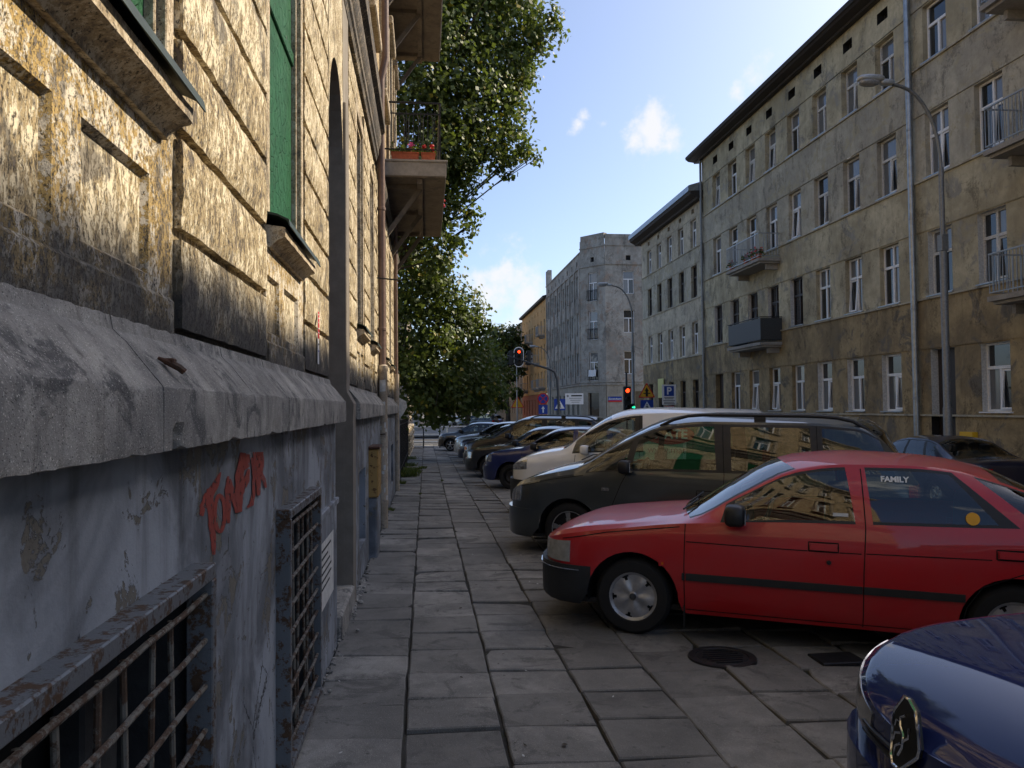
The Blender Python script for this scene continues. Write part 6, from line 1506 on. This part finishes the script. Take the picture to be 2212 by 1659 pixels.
MB().box(-1.3,1.3,-.6,.6,-.2,.06).build('base',M['concretelight'],hy)
# manhole and iron cover on the slabs
p=onG(1560,1421,.004); mh=empty('manhole_cover',p,label='round iron manhole cover set in the slabs beside the red car',cat='manhole cover')
MB().lathe([(0,.012),(.18,.012),(.185,.008),(.192,.008),(.197,.014),(.245,.012),(.25,-.03)],36).build('rim',M['steelwheel'],mh,smooth=30)
for k in range(7): MB().box(-.155+abs(k-3)*.02,.155-abs(k-3)*.02,-.14+.046*k-.01,-.14+.046*k+.01,.013,.020).build('rib',M['steelwheel'],mh)
p=onG(1808,1424,.004); ic=empty('drain_cover',p,label='small square iron cover in the slabs near the navy car',cat='drain cover'); MB().cbox(-.17,.17,-.12,.12,-.02,.014,.006).build('lid',M['steelwheel'],ic)
# scooter rider waiting in the street
px,py=1289,912; Yr=34.; hp=onY(px,py,Yr); gz=G(8,Yr); sc=empty('scooter',(hp[0],Yr,gz),label='dark red scooter waiting in the street behind the black minivan',cat='scooter')
for y in (-.62,.62): 
    w_=put('wheel',MB().lathe([(.14,.045),(.2,.06),(.25,.03),(.25,-.03),(.2,-.06),(.14,-.045)],24,Matrix.Rotation(R(90),4,'Y')).mesh('wheel',M['tyre'],40),sc,(0,y,.25)); put('rim',MB().lathe([(0,.03),(.15,.03),(.15,-.03),(0,-.03)],16,Matrix.Rotation(R(90),4,'Y')).mesh('rim',M['steelwheel'],40),w_)
m=MB(); blob(m,(0,-.45,.52),(.17,.42,.22),.6,8); blob(m,(0,.35,.45),(.2,.1,.32),.5,8); m.cbox(-.17,.17,-.2,.35,.26,.34,.03); m.build('body',M['l_red'],sc,smooth=50)
m=MB(); blob(m,(0,-.42,.77),(.15,.40,.06),.5,8); m.build('saddle',M['trim'],sc,smooth=50)
MB().tube([(0,.60,.3),(0,.42,.95),(0,.40,1.02)],.035,8).build('steering_column',M['trim'],sc); MB().tube([(-.33,.28,1.05),(0,.40,1.02),(.33,.28,1.05)],.018,8).build('handlebar',M['trim'],sc)
MB().cbox(-.16,.16,-.9,-.78,.55,.68,.03).build('tail_lamp',M['redlens'],sc)
def skin_person(name,V,E,Rd,mat,par,root=0):
    me=bpy.data.meshes.new(name); me.from_pydata(V,E,[]); o=bpy.data.objects.new(name,me); COL.objects.link(o)
    md=o.modifiers.new('s','SKIN'); sv=me.skin_vertices[0].data if me.skin_vertices else None
    if sv is None:
        bpy.context.view_layer.objects.active=o; o.select_set(True); bpy.ops.mesh.customdata_skin_add(); sv=me.skin_vertices[0].data
    for i,r in enumerate(Rd): sv[i].radius=(r,r) if not isinstance(r,tuple) else r
    sv[root].use_root=True
    o.modifiers.new('u','SUBSURF').levels=2
    dg=bpy.context.evaluated_depsgraph_get(); me2=bpy.data.meshes.new_from_object(o.evaluated_get(dg)); bpy.data.objects.remove(o); me2.materials.clear(); me2.materials.append(mat)
    me2.polygons.foreach_set('use_smooth',[True]*len(me2.polygons)); return put(name,me2,par)
pr=empty('person',(hp[0],Yr-.30,gz),label='rider in dark jacket and grey helmet sitting on the scooter',cat='person')
V=[(0,0,.86),(0,.02,1.05),(0,.05,1.25),(0,.07,1.40),(0,.09,1.50),(0,.11,1.60),
   (-.19,.06,1.36),(-.27,.22,1.14),(-.30,.52,1.08),(.19,.06,1.36),(.27,.22,1.14),(.30,.52,1.08),
   (-.11,.05,.84),(-.16,.45,.80),(-.15,.38,.40),(-.15,.52,.37),(.11,.05,.84),(.16,.45,.80),(.15,.38,.40),(.15,.52,.37)]
E_=[(0,1),(1,2),(2,3),(3,4),(4,5),(3,6),(6,7),(7,8),(3,9),(9,10),(10,11),(0,12),(12,13),(13,14),(14,15),(0,16),(16,17),(17,18),(18,19)]
Rd=[(.17,.13),(.16,.12),(.19,.13),(.15,.11),.06,.10,.085,.06,.045,.085,.06,.045,.11,.085,.055,.045,.11,.085,.055,.045]
skin_person('body',V,E_,Rd,plain('dark_jacket',(.016,.014,.016),.7),pr)
m=MB(); blob(m,(0,.10,1.62),(.135,.165,.15),.9,12); hm=m.build('helmet',plain('grey_helmet',(.20,.22,.25),.3),pr,smooth=60); MB().box(-.10,.10,.24,.262,1.57,1.66).build('visor',M['trim'],hm)
